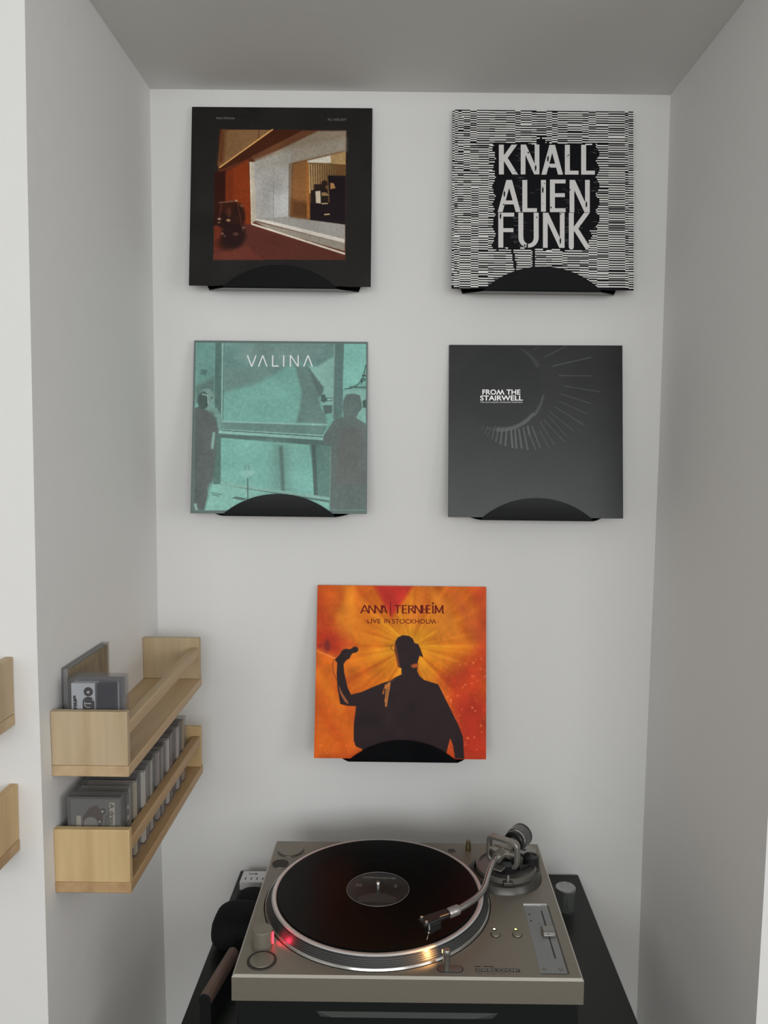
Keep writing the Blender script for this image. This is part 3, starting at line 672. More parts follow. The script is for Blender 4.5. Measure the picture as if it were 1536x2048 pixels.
# ================================================================ BENT VINYL HOLDERS
def holder(k, cx, z, yf, flap, label):
    T = thing('record_holder', label, 'record holder', (cx, -.001, z), 'bent vinyl records holding the sleeves')
    R, dpt = .15, abs(yf)-.001; zf = -.0035
    # front flap: a segment of a disc folded upwards
    m = LMB(); m_ = LMB(); D0 = R-flap; hw = math.sqrt(R*R-D0*D0); n = 26
    pts = []
    for i in range(n+1):
        x = -hw+2*hw*i/n; h = math.sqrt(max(R*R-x*x, 0))-D0; pts.append((x, zf+h))
    poly = [(-hw, zf-.0012)]+pts+[(hw, zf-.0012)]
    m.prism(poly, -dpt-.0018, -dpt-.0002, axis='y')
    m.build('front_flap', VINYL, T, .0004)
    D1 = D0-dpt; hw1 = math.sqrt(R*R-D1*D1); m = LMB(); prof = []
    for i in range(9):
        t_ = i/8; dd = D0-dpt*t_; prof.append((math.sqrt(R*R-dd*dd), -dpt*(1-t_), zf-.0012+(.004 if k < 3 else .013)*t_**1.5))
    vs = []; 
    for hx, y, zz in prof: vs += [(-hx, y, zz), (hx, y, zz), (-hx, y, zz-.0016), (hx, y, zz-.0016)]
    fs = []
    for i in range(8):
        a = i*4; b = a+4; fs += [(a, a+1, b+1, b), (a+2, b+2, b+3, a+3), (a, b, b+2, a+2), (a+1, a+3, b+3, b+1)]
    fs += [(0, 2, 3, 1), (32, 33, 35, 34)]
    m.add(vs, fs); m.build('ledge', VINYL, T)
    m = LMB(); pts = []; a0 = math.acos(D1/R)
    for i in range(41):
        a = a0+(2*PI-2*a0)*i/40; pts.append((R*math.sin(a), -(R*math.cos(a)-D1)+zf+(.003 if k < 3 else .012)))
    m.prism(pts, -.0021, -.0003, axis='y'); m.build('back_plate', VINYL, T)
    return T
for k, cx, z, yf, fl, lb in ((1, -.2310, 1.8359, -.0450, .0370, 'bent black vinyl record holding the sleeve with the wooden studio photo'),
                             (2, .2260, 1.8353, -.0462, .0400, 'bent black vinyl record holding the striped black and white sleeve'),
                             (3, -.2315, 1.4379, -.0575, .0375, 'bent black vinyl record holding the teal sleeve'),
                             (4, .2262, 1.4352, -.0485, .0375, 'bent black vinyl record holding the charcoal sleeve'),
                             (5, -.0070, .9965, -.0638, .0370, 'bent black vinyl record holding the orange sleeve')):
    holder(k, cx, z+.0012, yf-.0035, fl, lb)

# ================================================================ CASSETTES AND CD CASE
def floor_z(y, base): return base+BT+.0235*(y+.4545)
def case_box(m, x0, x1, y0, y1, z0, z1, t=.0009):
    m.box(x0, x1, y0, y0+t, z0, z1); m.box(x0, x1, y1-t, y1, z0, z1); m.box(x0, x0+t, y0+t, y1-t, z0, z1); m.box(x1-t, x1, y0+t, y1-t, z0, z1)
    m.box(x0+t, x1-t, y0+t, y1-t, z1-t, z1); m.box(x0+t, x1-t, y0+t, y1-t, z0, z0+t); return m
def rot_text(mb, body, x, w_, z0, z1, y, up=True, bold=.02):
    """text turned a quarter, reading upwards (up) or downwards"""
    P, fs = text_mesh(body, bold)
    vs = [((x+(1-b)*w_) if up else (x+b*w_), y, (z0+a*(z1-z0)) if up else (z1-a*(z1-z0))) for a, b in P]
    mb.add(vs, fs)
def arcpoly(cx, cz, r, n=24): return [(cx+r*math.cos(2*PI*k/n), cz+r*math.sin(2*PI*k/n)) for k in range(n)]
# upper rack, front cassette
CW, CH, CD = .071, .1105, .0165
def cassette(x0, y0, zb, label, shell, group='cassettes in the pine racks'):
    T = thing('cassette_case', label, 'cassette', (x0+CW/2, y0+CD/2, zb), group)
    case_box(MB(), x0, x0+CW, y0, y0+CD, zb, zb+CH).build('clear_shell', shell, T)
    return T
z0 = floor_z(-.4255, 1.1228)+.0006; x0 = -.4510
T = cassette(x0, -.4435, z0, 'clear cassette case at the front of the upper rack with white and navy insert', CLEAR)
MB().box(x0+.006, x0+.037, -.4405, -.4345, z0+.003, z0+.1045).build('cassette', mat('white_cassette', (.62, .65, .70), .4), T)
MB().box(x0+.0405, x0+.0635, -.4405, -.431, z0+.003, z0+.105).build('insert_card', mat('navy_card', (.020, .022, .035), .35), T)
MB().box(x0+.006, x0+.065, -.4300, -.4285, z0+.003, z0+.1045).build('back_card', mat('lilac_grey_card', (.42, .41, .44), .5), T)
m = MB(); y_ = -.4408
m.add([(a, y_, b) for a, b in arcpoly(x0+.0285, z0+.0935, .0062)], [tuple(range(24))])
m.add([(a, y_, b) for a, b in arcpoly(x0+.0285, z0+.0790, .0078)], [tuple(range(24))])
m.box(x0+.0207, x0+.0363, y_-.0001, y_, z0+.04, z0+.079); 
rot_text(m, 'snus', x0+.0085, .0048, z0+.064, z0+.0885, y_-.0002, bold=.06)
o = m.build('label_print', mat('black_ink', (.02, .018, .018), .5), T)
m = MB(); rot_text(m, 'R', x0+.0268, .0035, z0+.0915, z0+.0955, y_-.0004, bold=.03)
m.tube([(x0+.0285+.0052*math.cos(a), y_-.0003, z0+.0775+.0052*math.sin(a)) for a in np.linspace(2.6, 5.2, 9)], .0004, 6)
m.box(x0+.0245, x0+.032, y_-.0005, y_-.0002, z0+.0772, z0+.0781); m.box(x0+.0335, x0+.0352, y_-.0005, y_-.0002, z0+.082, z0+.0832)
m.build('white_print', WHITE, T)
T = cassette(x0, -.4265, z0, 'clear cassette case in the upper rack, pressed behind the one with the white insert', CLEAR)
MB().box(x0+.003, x0+CW-.003, -.4235, -.4135, z0+.003, z0+.106).build('insert_card', mat('grey_card_b', (.36, .35, .36), .5), T)
# amber jewel case
zz = floor_z(-.35, 1.1228)+.0016
T = thing('jewel_case', 'clear jewel case with amber cover leaning on the wall in the upper rack', 'cd case', (-.4605, -.35, zz))
case_box(MB(), -.4663, -.4562, -.4205, -.2735, zz, zz+.1165).build('clear_shell', CLEAR, T)
MB().box(-.4580, -.4574, -.4165, -.2765, zz+.003, zz+.113).build('cover_card', mat('amber_card', (.36, .27, .13), .4, noise=((30, 60, 30), .45)), T)
MB().box(-.4652, -.4588, -.4175, -.2775, zz+.003, zz+.114).build('disc_tray', mat('grey_tray', (.34, .33, .31), .4), T)
# lower rack: front cassette
z0 = floor_z(-.43, .9640)+.0006; x0 = -.4525
T = cassette(x0, -.4435, z0, 'smoky cassette case at the front of the lower rack, face on with lettered strip', CLEARS)
MB().box(x0+.003, x0+CW-.003, -.4395, -.4300, z0+.003, z0+.106).build('cassette', mat('smoke_grey_cassette', (.17, .175, .18), .4), T)
m = MB(); m.box(x0+.0105, x0+.0165, -.4402, -.4396, z0+.055, z0+.083); m.box(x0+.0545, x0+.0618, -.4402, -.4396, z0+.02, z0+.1015)
m.build('paper_strip', mat('cream_paper', (.62, .58, .48), .6), T)
m = MB(); m.prism(arcpoly(x0+.0295, z0+.072, .0095), -.4404, -.4396, axis='y'); m.build('tape_hub', mat('grey_hub', (.30, .29, .28), .4), T)
m = MB(); m.add([(a, -.4398, b) for a, b in [(x0+.018, z0+.06), (x0+.019, z0+.082), (x0+.028, z0+.094), (x0+.038, z0+.098), (x0+.046, z0+.085), (x0+.043, z0+.06)]], [tuple(range(6))])
m.build('tape_pack', mat('maroon_tape', (.055, .022, .026), .3), T)
m = MB(); rot_text(m, 'A dread', x0+.0550, .0062, z0+.0675, z0+.1005, -.4404, up=False, bold=.02)
rot_text(m, 'Your', x0+.0485, .0042, z0+.0675, z0+.0850, -.4404, up=False, bold=.02)
m.prism(arcpoly(x0+.0455, z0+.0895, .0042), -.4403, -.4398, axis='y'); m.prism(arcpoly(x0+.0415, z0+.0755, .0033), -.4403, -.4398, axis='y'); m.box(x0+.0535, x0+.0544, -.4404, -.4399, z0+.02, z0+.095)
m.build('label_print', PRINTD, T)
m = MB(); m.prism(arcpoly(x0+.0455, z0+.0895, .0014), -.4406, -.4402, axis='y'); m.prism(arcpoly(x0+.0415, z0+.0755, .0012), -.4406, -.4402, axis='y'); m.build('white_print', WHITE, T)
# lower rack: the row behind it
ords = 'second third fourth fifth sixth seventh eighth ninth tenth eleventh twelfth thirteenth fourteenth fifteenth sixteenth seventeenth eighteenth nineteenth'.split()
spec = [('black', (.03, .028, .03)), ('pale grey', (.34, .33, .31)), ('cream', (.44, .41, .34)), ('dark brown', (.09, .065, .05)), ('white', (.52, .50, .47)), ('grey', (.27, .26, .24)), ('white', (.50, .48, .45)), ('black', (.05, .045, .045)), ('lilac grey', (.33, .31, .32)), ('pale grey', (.38, .36, .35)), ('black', (.06, .05, .05)), ('white', (.50, .48, .46)), ('pink grey', (.38, .33, .33)), ('brown', (.15, .10, .07)), ('pale lilac', (.45, .43, .44)), ('grey', (.30, .28, .25)), ('tan', (.36, .30, .22)), ('white', (.60, .59, .57))]
cm = {n: mat('card_'+n.replace(' ', '_'), (min(c_[0]*1.5, .85), min(c_[1]*1.42, .8), min(c_[2]*1.28, .72)) if c_[0] > .12 else c_, .5) for n, c_ in spec}
yy = -.4265
for k, (n, c_) in enumerate(spec[:17]):
    d_ = CD; xx = -.4545+(.0045, .001, .004, .0005, .005, .003, .004, .0, .004, .0045, .001, .004, .003, .002, .005, .001, .004, .006)[k]; zz = floor_z(yy+.006, .9640)+.0006
    T = thing('cassette_case', 'cassette case with %s spine card, %s from the front in the lower rack' % (n, ords[k]), 'cassette', (xx+CW/2, yy+d_/2, zz), 'cassettes in the pine racks')
    case_box(MB(), xx, xx+CW, yy, yy+d_, zz, zz+CH).build('clear_shell', CLEAR if k % 3 else CLEARS, T)
    MB().box(xx+.003, xx+CW-.0018, yy+.0025, yy+d_-.0045, zz+.002, zz+CH-.005).build('spine_card', cm[n], T)
    MB().box(xx+.003, xx+CW-.006, yy+d_-.0042, yy+d_-.0018, zz+.002, zz+CH-.008).build('cassette', PRINTD if k % 2 else GREYP, T)
    if k == 0:
        m = MB()
        for q in range(5): m.box(xx+CW-.0018, xx+CW-.0012, yy+.006, yy+.0095, zz+.02+q*.016, zz+.024+q*.016+.002*(q % 2))
        m.build('spine_print', WHITE, T)
    yy += d_+.0007

# ================================================================ TABLE
TX0, TX1, TY0, TY1, TZ = -.3138, .3294, -.62, -.005, .75
T = thing('side_table', 'black table with a plain top under the turntable', 'table', ((TX0+TX1)/2, (TY0+TY1)/2, 0))
MB().box(TX0, TX1, TY0, TY1, TZ-.03, TZ).build('table_top', TABLE, T, .0015)
for x_ in (TX0+.005, TX1-.05):
    for y_ in (TY0+.01, TY1-.055): MB().box(x_, x_+.045, y_, y_+.045, 0, TZ-.03).build('leg', TABLE, T, .001)
MB().box(TX0+.05, TX1-.05, TY0+.05, TY1-.05, .30, .32).build('lower_shelf', TABLE, T, .001)

# ================================================================ TURNTABLE
PX0, PX1, PY0, PY1, PZ = -.2235, .2272, -.4990, -.1455, .8824
CX, CY = -.0425, -.3215
T = thing('turntable', 'champagne grey turntable with S-shaped tonearm playing a black record', 'turntable', ((PX0+PX1)/2, (PY0+PY1)/2, TZ))
# plinth with round well, adapter and hole recesses
def plinth():
    m = MB(); n = 96; zt, zb = PZ, PZ-.034; R = .1685; cx, cy = CX, CY
    ring = [(cx+R*math.cos(2*PI*k/n), cy+R*math.sin(2*PI*k/n)) for k in range(n)]
    def edge(k):
        a = 2*PI*k/n; dx, dy = math.cos(a), math.sin(a); t_ = 1e9
        for lim, dd, o_ in ((PX1, dx, cx), (PX0, dx, cx)):
            if dd*(lim-o_) > 1e-9: t_ = min(t_, (lim-o_)/dd)
        for lim, dd, o_ in ((PY1, dy, cy), (PY0, dy, cy)):
            if dd*(lim-o_) > 1e-9: t_ = min(t_, (lim-o_)/dd)
        return (cx+dx*t_, cy+dy*t_)
    b = .0028
    def corner_fix(pts):
        cs = [(PX0, PY0), (PX0, PY1), (PX1, PY0), (PX1, PY1)]
        for c_ in cs:
            i = min(range(n), key=lambda j: math.hypot(pts[j][0]-c_[0], pts[j][1]-c_[1])); pts[i] = c_
        return pts
    out = corner_fix([edge(k) for k in range(n)])
    def ins(p, d): return (min(max(p[0], PX0+d), PX1-d), min(max(p[1], PY0+d), PY1-d))
    vs = [(x, y, zt) for x, y in ring]+[(*ins(p, b), zt) for p in out]+[(*p, zt-b) for p in out]+[(*p, zb) for p in out]+[(x, y, zt-.012) for x, y in ring]
    fs = []
    for k in range(n):
        j = (k+1) % n
        fs += [(k, j, n+j, n+k), (2*n+k, 2*n+j, 3*n+j, 3*n+k), (4*n+k, 4*n+j, j, k)]
    fs += [tuple(range(3*n, 4*n)), tuple(range(4*n, 5*n))]
    m.add(vs, fs)
    cf = [(n+k, n+(k+1) % n, 2*n+(k+1) % n, 2*n+k) for k in range(n)]
    m.f += cf; m.m += [1]*n; m.sm += [False]*n; return m
body = plinth().build('plinth', [SILVER, mat('polished_highlight_chamfer', (.52, .49, .43), .4, metal=.4)], T, 0, 25)  # polished chamfer, its edge highlight put into the paler colour
m = MB(); m.box(PX0+.004, PX1-.004, PY0+.006, PY1-.004, .801, PZ-.0338)
m.build('rubber_base', BASE_R, T, .004, seg=3)
m = MB()     # moulded lip across the base front; its paler grey paints in caught light
zt_, zb_ = .8312, .8266
vs = [(-.1165, PY0+.0062, zt_), (.1206, PY0+.0062, zt_), (.0887, PY0+.001, zb_), (-.094, PY0+.001, zb_), (-.1165, PY0+.008, zb_-.004), (.1206, PY0+.008, zb_-.004)]
m.add(vs, [(0, 1, 2, 3), (3, 2, 5, 4), (0, 3, 4), (1, 5, 2)]); m.build('front_lip', mat('lit_lip_rubber', (.055, .06, .056), .35, spec=.5), T)
for x_ in (PX0+.05, PX1-.05):
    for y_ in (PY0+.05, PY1-.05): MB().lathe([(0, 0), (.027, 0), (.030, .006), (.030, .044), (.024, .0515), (0, .0515)], (x_, y_, TZ), 32).build('foot', BASE_R, T)
# platter
pl = MB().lathe([(0, .012), (.149, .012), (.151, .0145), (.1555, .0150), (.157, .0135), (.1575, .0125), (.1645, .0035), (.1662, .0025), (.1668, .0), (.1662, -.004), (.12, -.006)], (CX, CY, PZ), 128).build('platter', PLAT, T, 0, 20)
MB().lathe([(.1500, .0146), (.1512, .0153), (.1552, .0153), (.1572, .0137)], (CX, CY, PZ), 128).build('rim_ring', mat('bright_turned_rim', (.74, .74, .74), .42, metal=.7), pl)
MB().lathe([(.1648, .0036), (.1662, .0030), (.1672, .0005), (.1668, -.001)], (CX, CY, PZ), 128).build('lower_ring', mat('bright_turned_rim_b', (.50, .49, .47), .22, metal=.9), pl)
m = MB()
for r_, (ra, ha) in enumerate(((.1588, .0109), (.1603, .0089), (.1618, .0070), (.1633, .0050))):
    nd = 180
    for k in range(nd):
        a = 2*PI*(k+.25*r_)/nd; da = .0115; dr, dh = .0004, .00055
        P = []
        for sa, sh in ((-1, -1), (1, -1), (1, 1), (-1, 1)):
            rr = ra-sh*dr+.00025; P.append((CX+rr*math.cos(a+sa*da), CY+rr*math.sin(a+sa*da), PZ+ha+sh*dh+.0002))
        m.add(P, [(0, 1, 2, 3)])
o = m.build('strobe_dots', DOT, pl); o['kind'] = 'stuff'
for ra, ha in ((.1588, .0109), (.1603, .0089), (.1618, .0070), (.1633, .0050)):
    MB().lathe([(ra-.0003, ha+.00075), (ra+.0002, ha+.0005), (ra+.0007, ha-.0003), (ra+.0003, ha-.0008)], (CX, CY, PZ), 128).build('dot_ring', mat('dot_ring_metal', (.085, .086, .085), .35, metal=.5), pl)
MB().lathe([(0, .0120), (.1485, .0120), (.1485, .0150), (0, .0150)], (CX, CY, PZ), 64).build('slipmat', CLOTH, pl)
MB().lathe([(.0036, .014), (.0036, .024), (.0030, .0262), (.0018, .0275), (0, .0278)], (CX, CY, PZ), 20).build('spindle', CHROME, pl)
# strobe pillar and power knob
kx, ky = -.1955, -.4330
kn = MB().lathe([(0, 0), (.0145, 0), (.0145, .004), (.0137, .0045), (.0137, .0205), (.0128, .0215), (0, .0216)], (kx, ky, PZ), 48).build('power_knob', SILVER, T, 0, 30)
rz = mat('red_strobe_window', (.4, .01, .01), .4, emit=((1.0, .03, .05), 5.0))
MB().box(kx+.0137, kx+.0152, ky-.0035, ky+.0015, PZ+.002, PZ+.0165).build('strobe_window', rz, kn)
MB().lathe([(.0155, .0003), (.0155, .0010), (.0194, .0010), (.0194, .0003)], (-.1900, -.4690, PZ), 56).build('button_surround', PRINTD, T)
MB().lathe([(0, .0016), (.0156, .0016), (.0159, .0010), (.0159, .0)], (-.1900, -.4690, PZ), 56).build('start_button', SILVER, T)
m = MB(); m.box(-.200, -.180, -.4935, -.4920, PZ, PZ+.0001); m.build('faint_print', GREYP, T)
# corner recesses
MB().lathe([(.0132, .0006), (.0138, .0009), (.0142, .0002)], (-.2035, -.2235, PZ), 40).build('hole_rim', SILVER2, T)
MB().lathe([(.0130, .0004), (0, .0004)], (-.2035, -.2235, PZ), 40).build('hole_shade', PRINTD, T)  # flat dark disc paints in the shade of the hole
MB().lathe([(.0218, .0002), (.0222, .0010), (.0232, .0010), (.0234, 0)], (-.1935, -.1785, PZ), 48).build('adapter_seat', SILVER2, T)
MB().lathe([(0, .0011), (.0200, .0011), (.0204, .0002)], (.1985, -.1720, PZ), 48).build('round_cap', SILVER2, T)
MB().lathe([(0, .0014), (.0040, .0014), (.0040, .0010)], (.1985, -.1700, PZ), 24).build('cap_hole', BLACK, T)
MB().lathe([(.0048, 0), (.0048, .008), (.0040, .0105), (.0040, .0160), (.0030, .017), (0, .017)], (.1045, -.1720, PZ), 24).build('brass_plug', mat('dull_brass', (.26, .21, .12), .35, metal=.9), T)
MB().lathe([(0, .0004), (.0065, .0004), (.0070, 0)], (.0765, -.1740, PZ), 24).build('light_socket', DARKM, T)
# target light
tb = MB()
pts = []
for k in range(13): a = PI/2+PI*k/12; pts.append((.0475+.0062*math.cos(a), -.4815+.0062*math.sin(a)))
for k in range(13): a = -PI/2+PI*k/12; pts.append((.0665+.0062*math.cos(a), -.4815+.0062*math.sin(a)))
tb.prism(pts, PZ, PZ+.0006); tb.build('lamp_plate', SILVER2, T)
pts2 = [((x_-.057)*1.10+.057, (y_+.4815)*1.17-.4815) for x_, y_ in pts]; MB().prism(pts2, PZ, PZ+.0003).build('lamp_plate_edge', PRINTD, T)
lx, ly = .0520, -.4815
po = MB().lathe([(0, 0), (.0046, 0), (.0046, .0205), (.0052, .0215), (.0052, .0255), (.0044, .0270), (0, .0272)], (lx, ly, PZ), 28).build('target_light', SILVER2, T, 0, 30)
MB().box(lx-.0058, lx-.0050, ly+.0005, ly+.0035, PZ+.0215, PZ+.0245).build('lamp_bulb', mat('amber_bulb', (.8, .4, .1), .4, emit=((1.0, .42, .10), 9)), po)
def spot(name, loc, tgt, e, col, ang, parent=None, r=.002):
    l = bpy.data.lights.new(name, 'SPOT'); l.energy = e; l.color = col; l.spot_size = math.radians(ang); l.spot_blend = .8; l.shadow_soft_size = r
    o = bpy.data.objects.new(name, l); COL.objects.link(o); d = Vector(tgt)-Vector(loc); o.rotation_euler = d.to_track_quat('-Z', 'Y').to_euler(); o.location = loc; return o
spot('target_lamp', (lx-.0075, ly+.004, PZ+.024), (.018, -.462, PZ+.006), .17, (1, .48, .16), 95)
spot('strobe_lamp', (kx+.0172, ky-.001, PZ+.012), (kx+.035, ky+.006, PZ+.002), .05, (1, .02, .06), 120)
# speed buttons with lights
for x_, lab in ((.1238, 'speed'), (.1540, 'speed')):
    MB().lathe([(.0072, 0), (.0072, .0004), (.0066, .0006)], (x_+.0006, -.4063, PZ), 32).build('button_surround', DARKM, T)
    MB().lathe([(0, .0020), (.0055, .0018), (.0060, .0010), (.0060, 0)], (x_+.0006, -.4063, PZ), 32).build('speed_button', SILVER, T)
    MB().lathe([(.0028, 0), (.0028, .0006), (.0020, .0008)], (x_, -.3940, PZ), 24).build('light_surround', PRINTD, T)
    MB().lathe([(0, .0014), (.0013, .0011), (.0018, .0005)], (x_, -.3940, PZ), 20).build('green_light', mat('green_lamp', (.3, .5, .1), .4, emit=((.72, 1.0, .22) if x_ > .14 else (.95, 1, .75), 2.4)), T)
    MB().box(x_-.007, x_+.006, -.3865, -.3850, PZ, PZ+.0001).build('faint_print', GREYP, T)
# pitch fader
fx0, fx1, fy0, fy1 = .1735, .2085, -.4885, -.3340
MB().box(fx0, fx1, fy0, fy1, PZ, PZ+.0002).build('fader_plate', SILVER3, T)
m = MB(); m.box(fx0-.0003, fx1+.0003, fy1, fy1+.004, PZ, PZ+.0014); m.build('fader_top_lip', CHROME, T, .0004)
m = MB(); m.box(fx1, fx1+.0022, fy0, fy1, PZ, PZ+.0004); m.box(fx0, fx1, fy0-.0008, fy0, PZ, PZ+.0004); m.build('fader_shadow_gap', DARKM, T)
MB().box(.1970, .1992, -.4575, -.3475, PZ+.0002, PZ+.0004).build('fader_slot', BLACK, T)
m = MB(); prof = [(-.4125, .0006), (-.4125, .0040), (-.4085, .0075), (-.3960, .0075), (-.3930, .0040), (-.3930, .0006)]
m.prism([(y_, PZ+h_) for y_, h_ in prof], .1900, .2065, axis='x'); m.build('fader_cap', SILVER2, T, .0006)
m = MB(); m.box(.1902, .2063, -.4122, -.4095, PZ+.0042, PZ+.0062); m.xform(Matrix.Identity(4)); m.build('fader_cap_edge', CHROME, T)
m = MB()
for k in range(21): m.box(.1895-(.0025 if k % 5 == 0 else 0), .1915, -.4555+k*.0051, -.4551+k*.0051, PZ+.0002, PZ+.0003)
o = m.build('fader_scale', mat('faint_scale', (.17, .175, .17), .5), T); o['kind'] = 'stuff'
for x_ in (.1802, .2012): MB().lathe([(0, .0010), (.0026, .0008), (.0034, .0002)], (x_, -.4800, PZ), 20).build('small_button', SILVER2, T)
for x_, y_ in ((.1792, -.3567), (.1789, -.3727)): MB().lathe([(0, .0006), (.0014, .0005), (.0014, 0)], (x_, y_, PZ+.0001), 16).build('indicator_dot', PRINTD, T)
# logo
lx0, lx1 = .0895, .1475
m = MB(); m.box(lx0, lx1, -.4862, -.4800, PZ, PZ+.0002)
m.box(lx0, lx0+.0075, -.4764, -.4748, PZ, PZ+.0002); m.box(lx0+.011, lx0+.025, -.4764, -.4748, PZ, PZ+.0002)
m.build('logo_bar', mat('logo_dark', (.045, .04, .034), .5), T)
m = MB(); m.box(lx0+.02, lx1-.002, -.4790, -.4782, PZ, PZ+.0002)
for a, b in ((.001, .0085), (.013, .028), (.030, .038), (.041, .045), (.048, .049), (.052, .054)): m.box(lx0+a, lx0+b, -.4902, -.4888, PZ, PZ+.0002)
m.build('small_print', mat('small_print_grey', (.13, .12, .105), .5), T)
P, fs = text_mesh('RELOOP', .02); m = MB(); m.add([(lx0+.0095+a*.0465, -.4853+b*.0044, PZ+.0003) for a, b in P], fs)
for k in range(3): m.add([(lx0+.001+k*.0025, -.4853, PZ+.0003), (lx0+.0022+k*.0025, -.4853, PZ+.0003), (lx0+.0034+k*.0025, -.4809, PZ+.0003), (lx0+.0022+k*.0025, -.4809, PZ+.0003)], [(0, 1, 2, 3)])
m.build('logo_lettering', mat('logo_pale', (.28, .27, .24), .5), T)

# ---- tonearm
ax, ay = .1550, -.2500
MB().lathe([(.0595, 0), (.0592, .002), (.0540, .0095), (.050, .0110), (.0475, .0115)], (ax, ay, PZ), 72).build('arm_base', DARKM, T, 0, 30)
ar = MB().lathe([(.0475, .0110), (.0475, .0185), (.0458, .0195), (.0430, .0195), (.0425, .0170), (.020, .0170)], (ax+.003, ay, PZ), 72).build('height_ring', mat('worn_grey_metal', (.20, .19, .17), .35, metal=.7), T, 0, 30)
m = MB(); m.box(ax-.008, ax+.008, ay-.0535, ay-.040, PZ+.0105, PZ+.0180); m.build('ring_lug', DARKM, T, .002)
MB().tube([(ax-.0005, ay-.0500, PZ+.016), (ax-.0005, ay-.0500, PZ+.0285)], .0024, 16).build('lug_screw', CHROME, T)
MB().lathe([(0, .0172), (.0215, .0172), (.0225, .030), (.018, .036), (0, .036)], (.1560, -.2580, PZ), 40).build('bearing_housing', BLACK, T, .0)
m = MB(); kx2, ky2 = .1985, -.2440
m.lathe([(.0135, .0170), (.0135, .0200), (.0128, .0205), (.0128, .0290), (.0115, .0300), (.0080, .0302), (.0078, .0292), (0, .0292)], (kx2, ky2, PZ), 40)
m.build('antiskate_dial', BLACK, T, 0, 30)
m = MB(); m.tube([(.176, -.268, PZ+.021), (.186, -.262, PZ+.021), (.196, -.249, PZ+.021)], .0032, 12); m.build('lift_lever', BLACK, T)
m = MB(); m.lathe([(.0175, 0), (.0175, .012), (.0160, .014), (0, .014)], (.1960, -.2410, PZ), 40); m.build('dial_turret', DARKM, T, 0, 30)
piv = V(.1510, -.2640, .9290); A0 = V(.1375, -.2863, .9290); ad = (piv-A0).normalized(); ad = V(.0475, .0700, .001).normalized()
side_ = V(-ad.y, ad.x, 0).normalized(); upv = V(0, 0, 1)
# gimbal: rounded rectangular hoop standing across the arm
def hoop(c_, hw, hh, rc, r, depth):
    pts = []
    for (sx, sz, a0) in ((1, 1, 0), (-1, 1, 90), (-1, -1, 180), (1, -1, 270)):
        for k in range(6):
            a = math.radians(a0+k*18); pts.append((sx*(hw-rc)+rc*math.cos(a), sz*(hh-rc)+rc*math.sin(a)))
    m = MB(); n = len(pts); vs = []
    for d_ in (-depth/2, depth/2):
        for q in (r, -r):
            for (x_, z_) in pts:
                L_ = math.hypot(x_, z_); fx = 1+q/hw*.999; fz = 1+q/hh*.999
                vs.append(c_+side_*(x_*fx)+upv*(z_*fz)+ad*d_)
    fs = []
    for k in range(n):
        j = (k+1) % n; fs += [(k, j, n+j, n+k), (2*n+k, 3*n+k, 3*n+j, 2*n+j), (k, 2*n+k, 2*n+j, j), (n+k, n+j, 3*n+j, 3*n+k)]
    return m.add(vs, fs)
GM = mat('satin_gimbal_metal', (.30, .285, .25), .34, metal=.75)
hoop(piv+V(0, 0, .0005), .0245, .0190, .008, .0030, .011).build('gimbal_frame', GM, T, .0014)
m = MB(); m.tube([piv+side_*.0275, piv+side_*.012], .0045, 20); m.tube([piv-side_*.0275, piv-side_*.012], .0045, 20)
m.build('pivot_screw', GM, T)
m = MB(); m.tube([piv-upv*.031, piv-upv*.018], .0085, 24); m.build('gimbal_post', BLACK, T)
m = MB(); m.tube([piv-side_*.014, piv+side_*.014], .0082, 28); m.tube([A0+ad*.002, piv+ad*.022], .0078, 28); m.build('arm_yoke', GM, T, 0, 40)
m = MB(); m.box(-.011, .011, -.016, .010, -.0012, .0012); m.xform(Matrix.Translation(piv-upv*.017-ad*.012) @ Matrix.Rotation(math.atan2(ad.y, ad.x)-PI/2, 4, 'Z')); m.build('arm_rest_plate', GM, T, .0008)
# S-shaped tube
def smooth(pts, k=6):
    out = []
    P = [Vector(p) for p in pts]; P = [P[0]*2-P[1]]+P+[P[-1]*2-P[-2]]
    for i in range(1, len(P)-2):
        for j in range(k):
            t_ = j/k; a, b, c_, d_ = P[i-1:i+3]
            out.append(.5*((2*b)+(c_-a)*t_+(2*a-5*b+4*c_-d_)*t_*t_+(3*b-a-3*c_+d_)*t_**3))
    out.append(P[-2]); return out
path = smooth([A0+ad*.006, A0, (.1262, -.3150, .9295), (.1168, -.3500, .9300), (.1105, -.3720, .9298), (.1000, -.3925, .9295), (.0850, -.4090, .9288), (.0694, -.4225, .9275)])
rr = [.0050 if i < 7 else .0043 for i in range(len(path))]
MB().tube(path, rr, 20).build('arm_tube', mat('chromed_arm_tube', (.42, .41, .40), .2, metal=.95), T, 0, 50)
c0 = V(.0710, -.4212, .9276); hd = (V(.0150, -.4525, .9235)-c0).normalized(); hs = V(-hd.y, hd.x, 0).normalized()
MB().tube([c0, c0+hd*.0015, c0+hd*.0155, c0+hd*.0165], [.0062, .0068, .0068, .0060], 28).build('locking_collar', mat('collar_grey_metal', (.40, .37, .36), .3, metal=.8), T, 0, 40)
h0 = c0+hd*.0165
hsM = Matrix((hd, hs, V(0, 0, 1))).transposed().to_4x4(); hsM.translation = h0
m = MB(); m.prism([(0, -.0065), (.006, -.0075), (.036, -.0095), (.043, -.0080), (.043, .0080), (.036, .0095), (.006, .0075), (0, .0065)], -.0015, .0035); m.xform(hsM)
hsh = m.build('headshell', BLACK, T, .0012)
m = MB(); m.box(.016, .037, -.0075, .0075, -.0125, -.0015); m.box(.024, .034, -.004, .004, -.0175, -.0125); m.xform(hsM); m.build('cartridge', BLACK, hsh, .001)
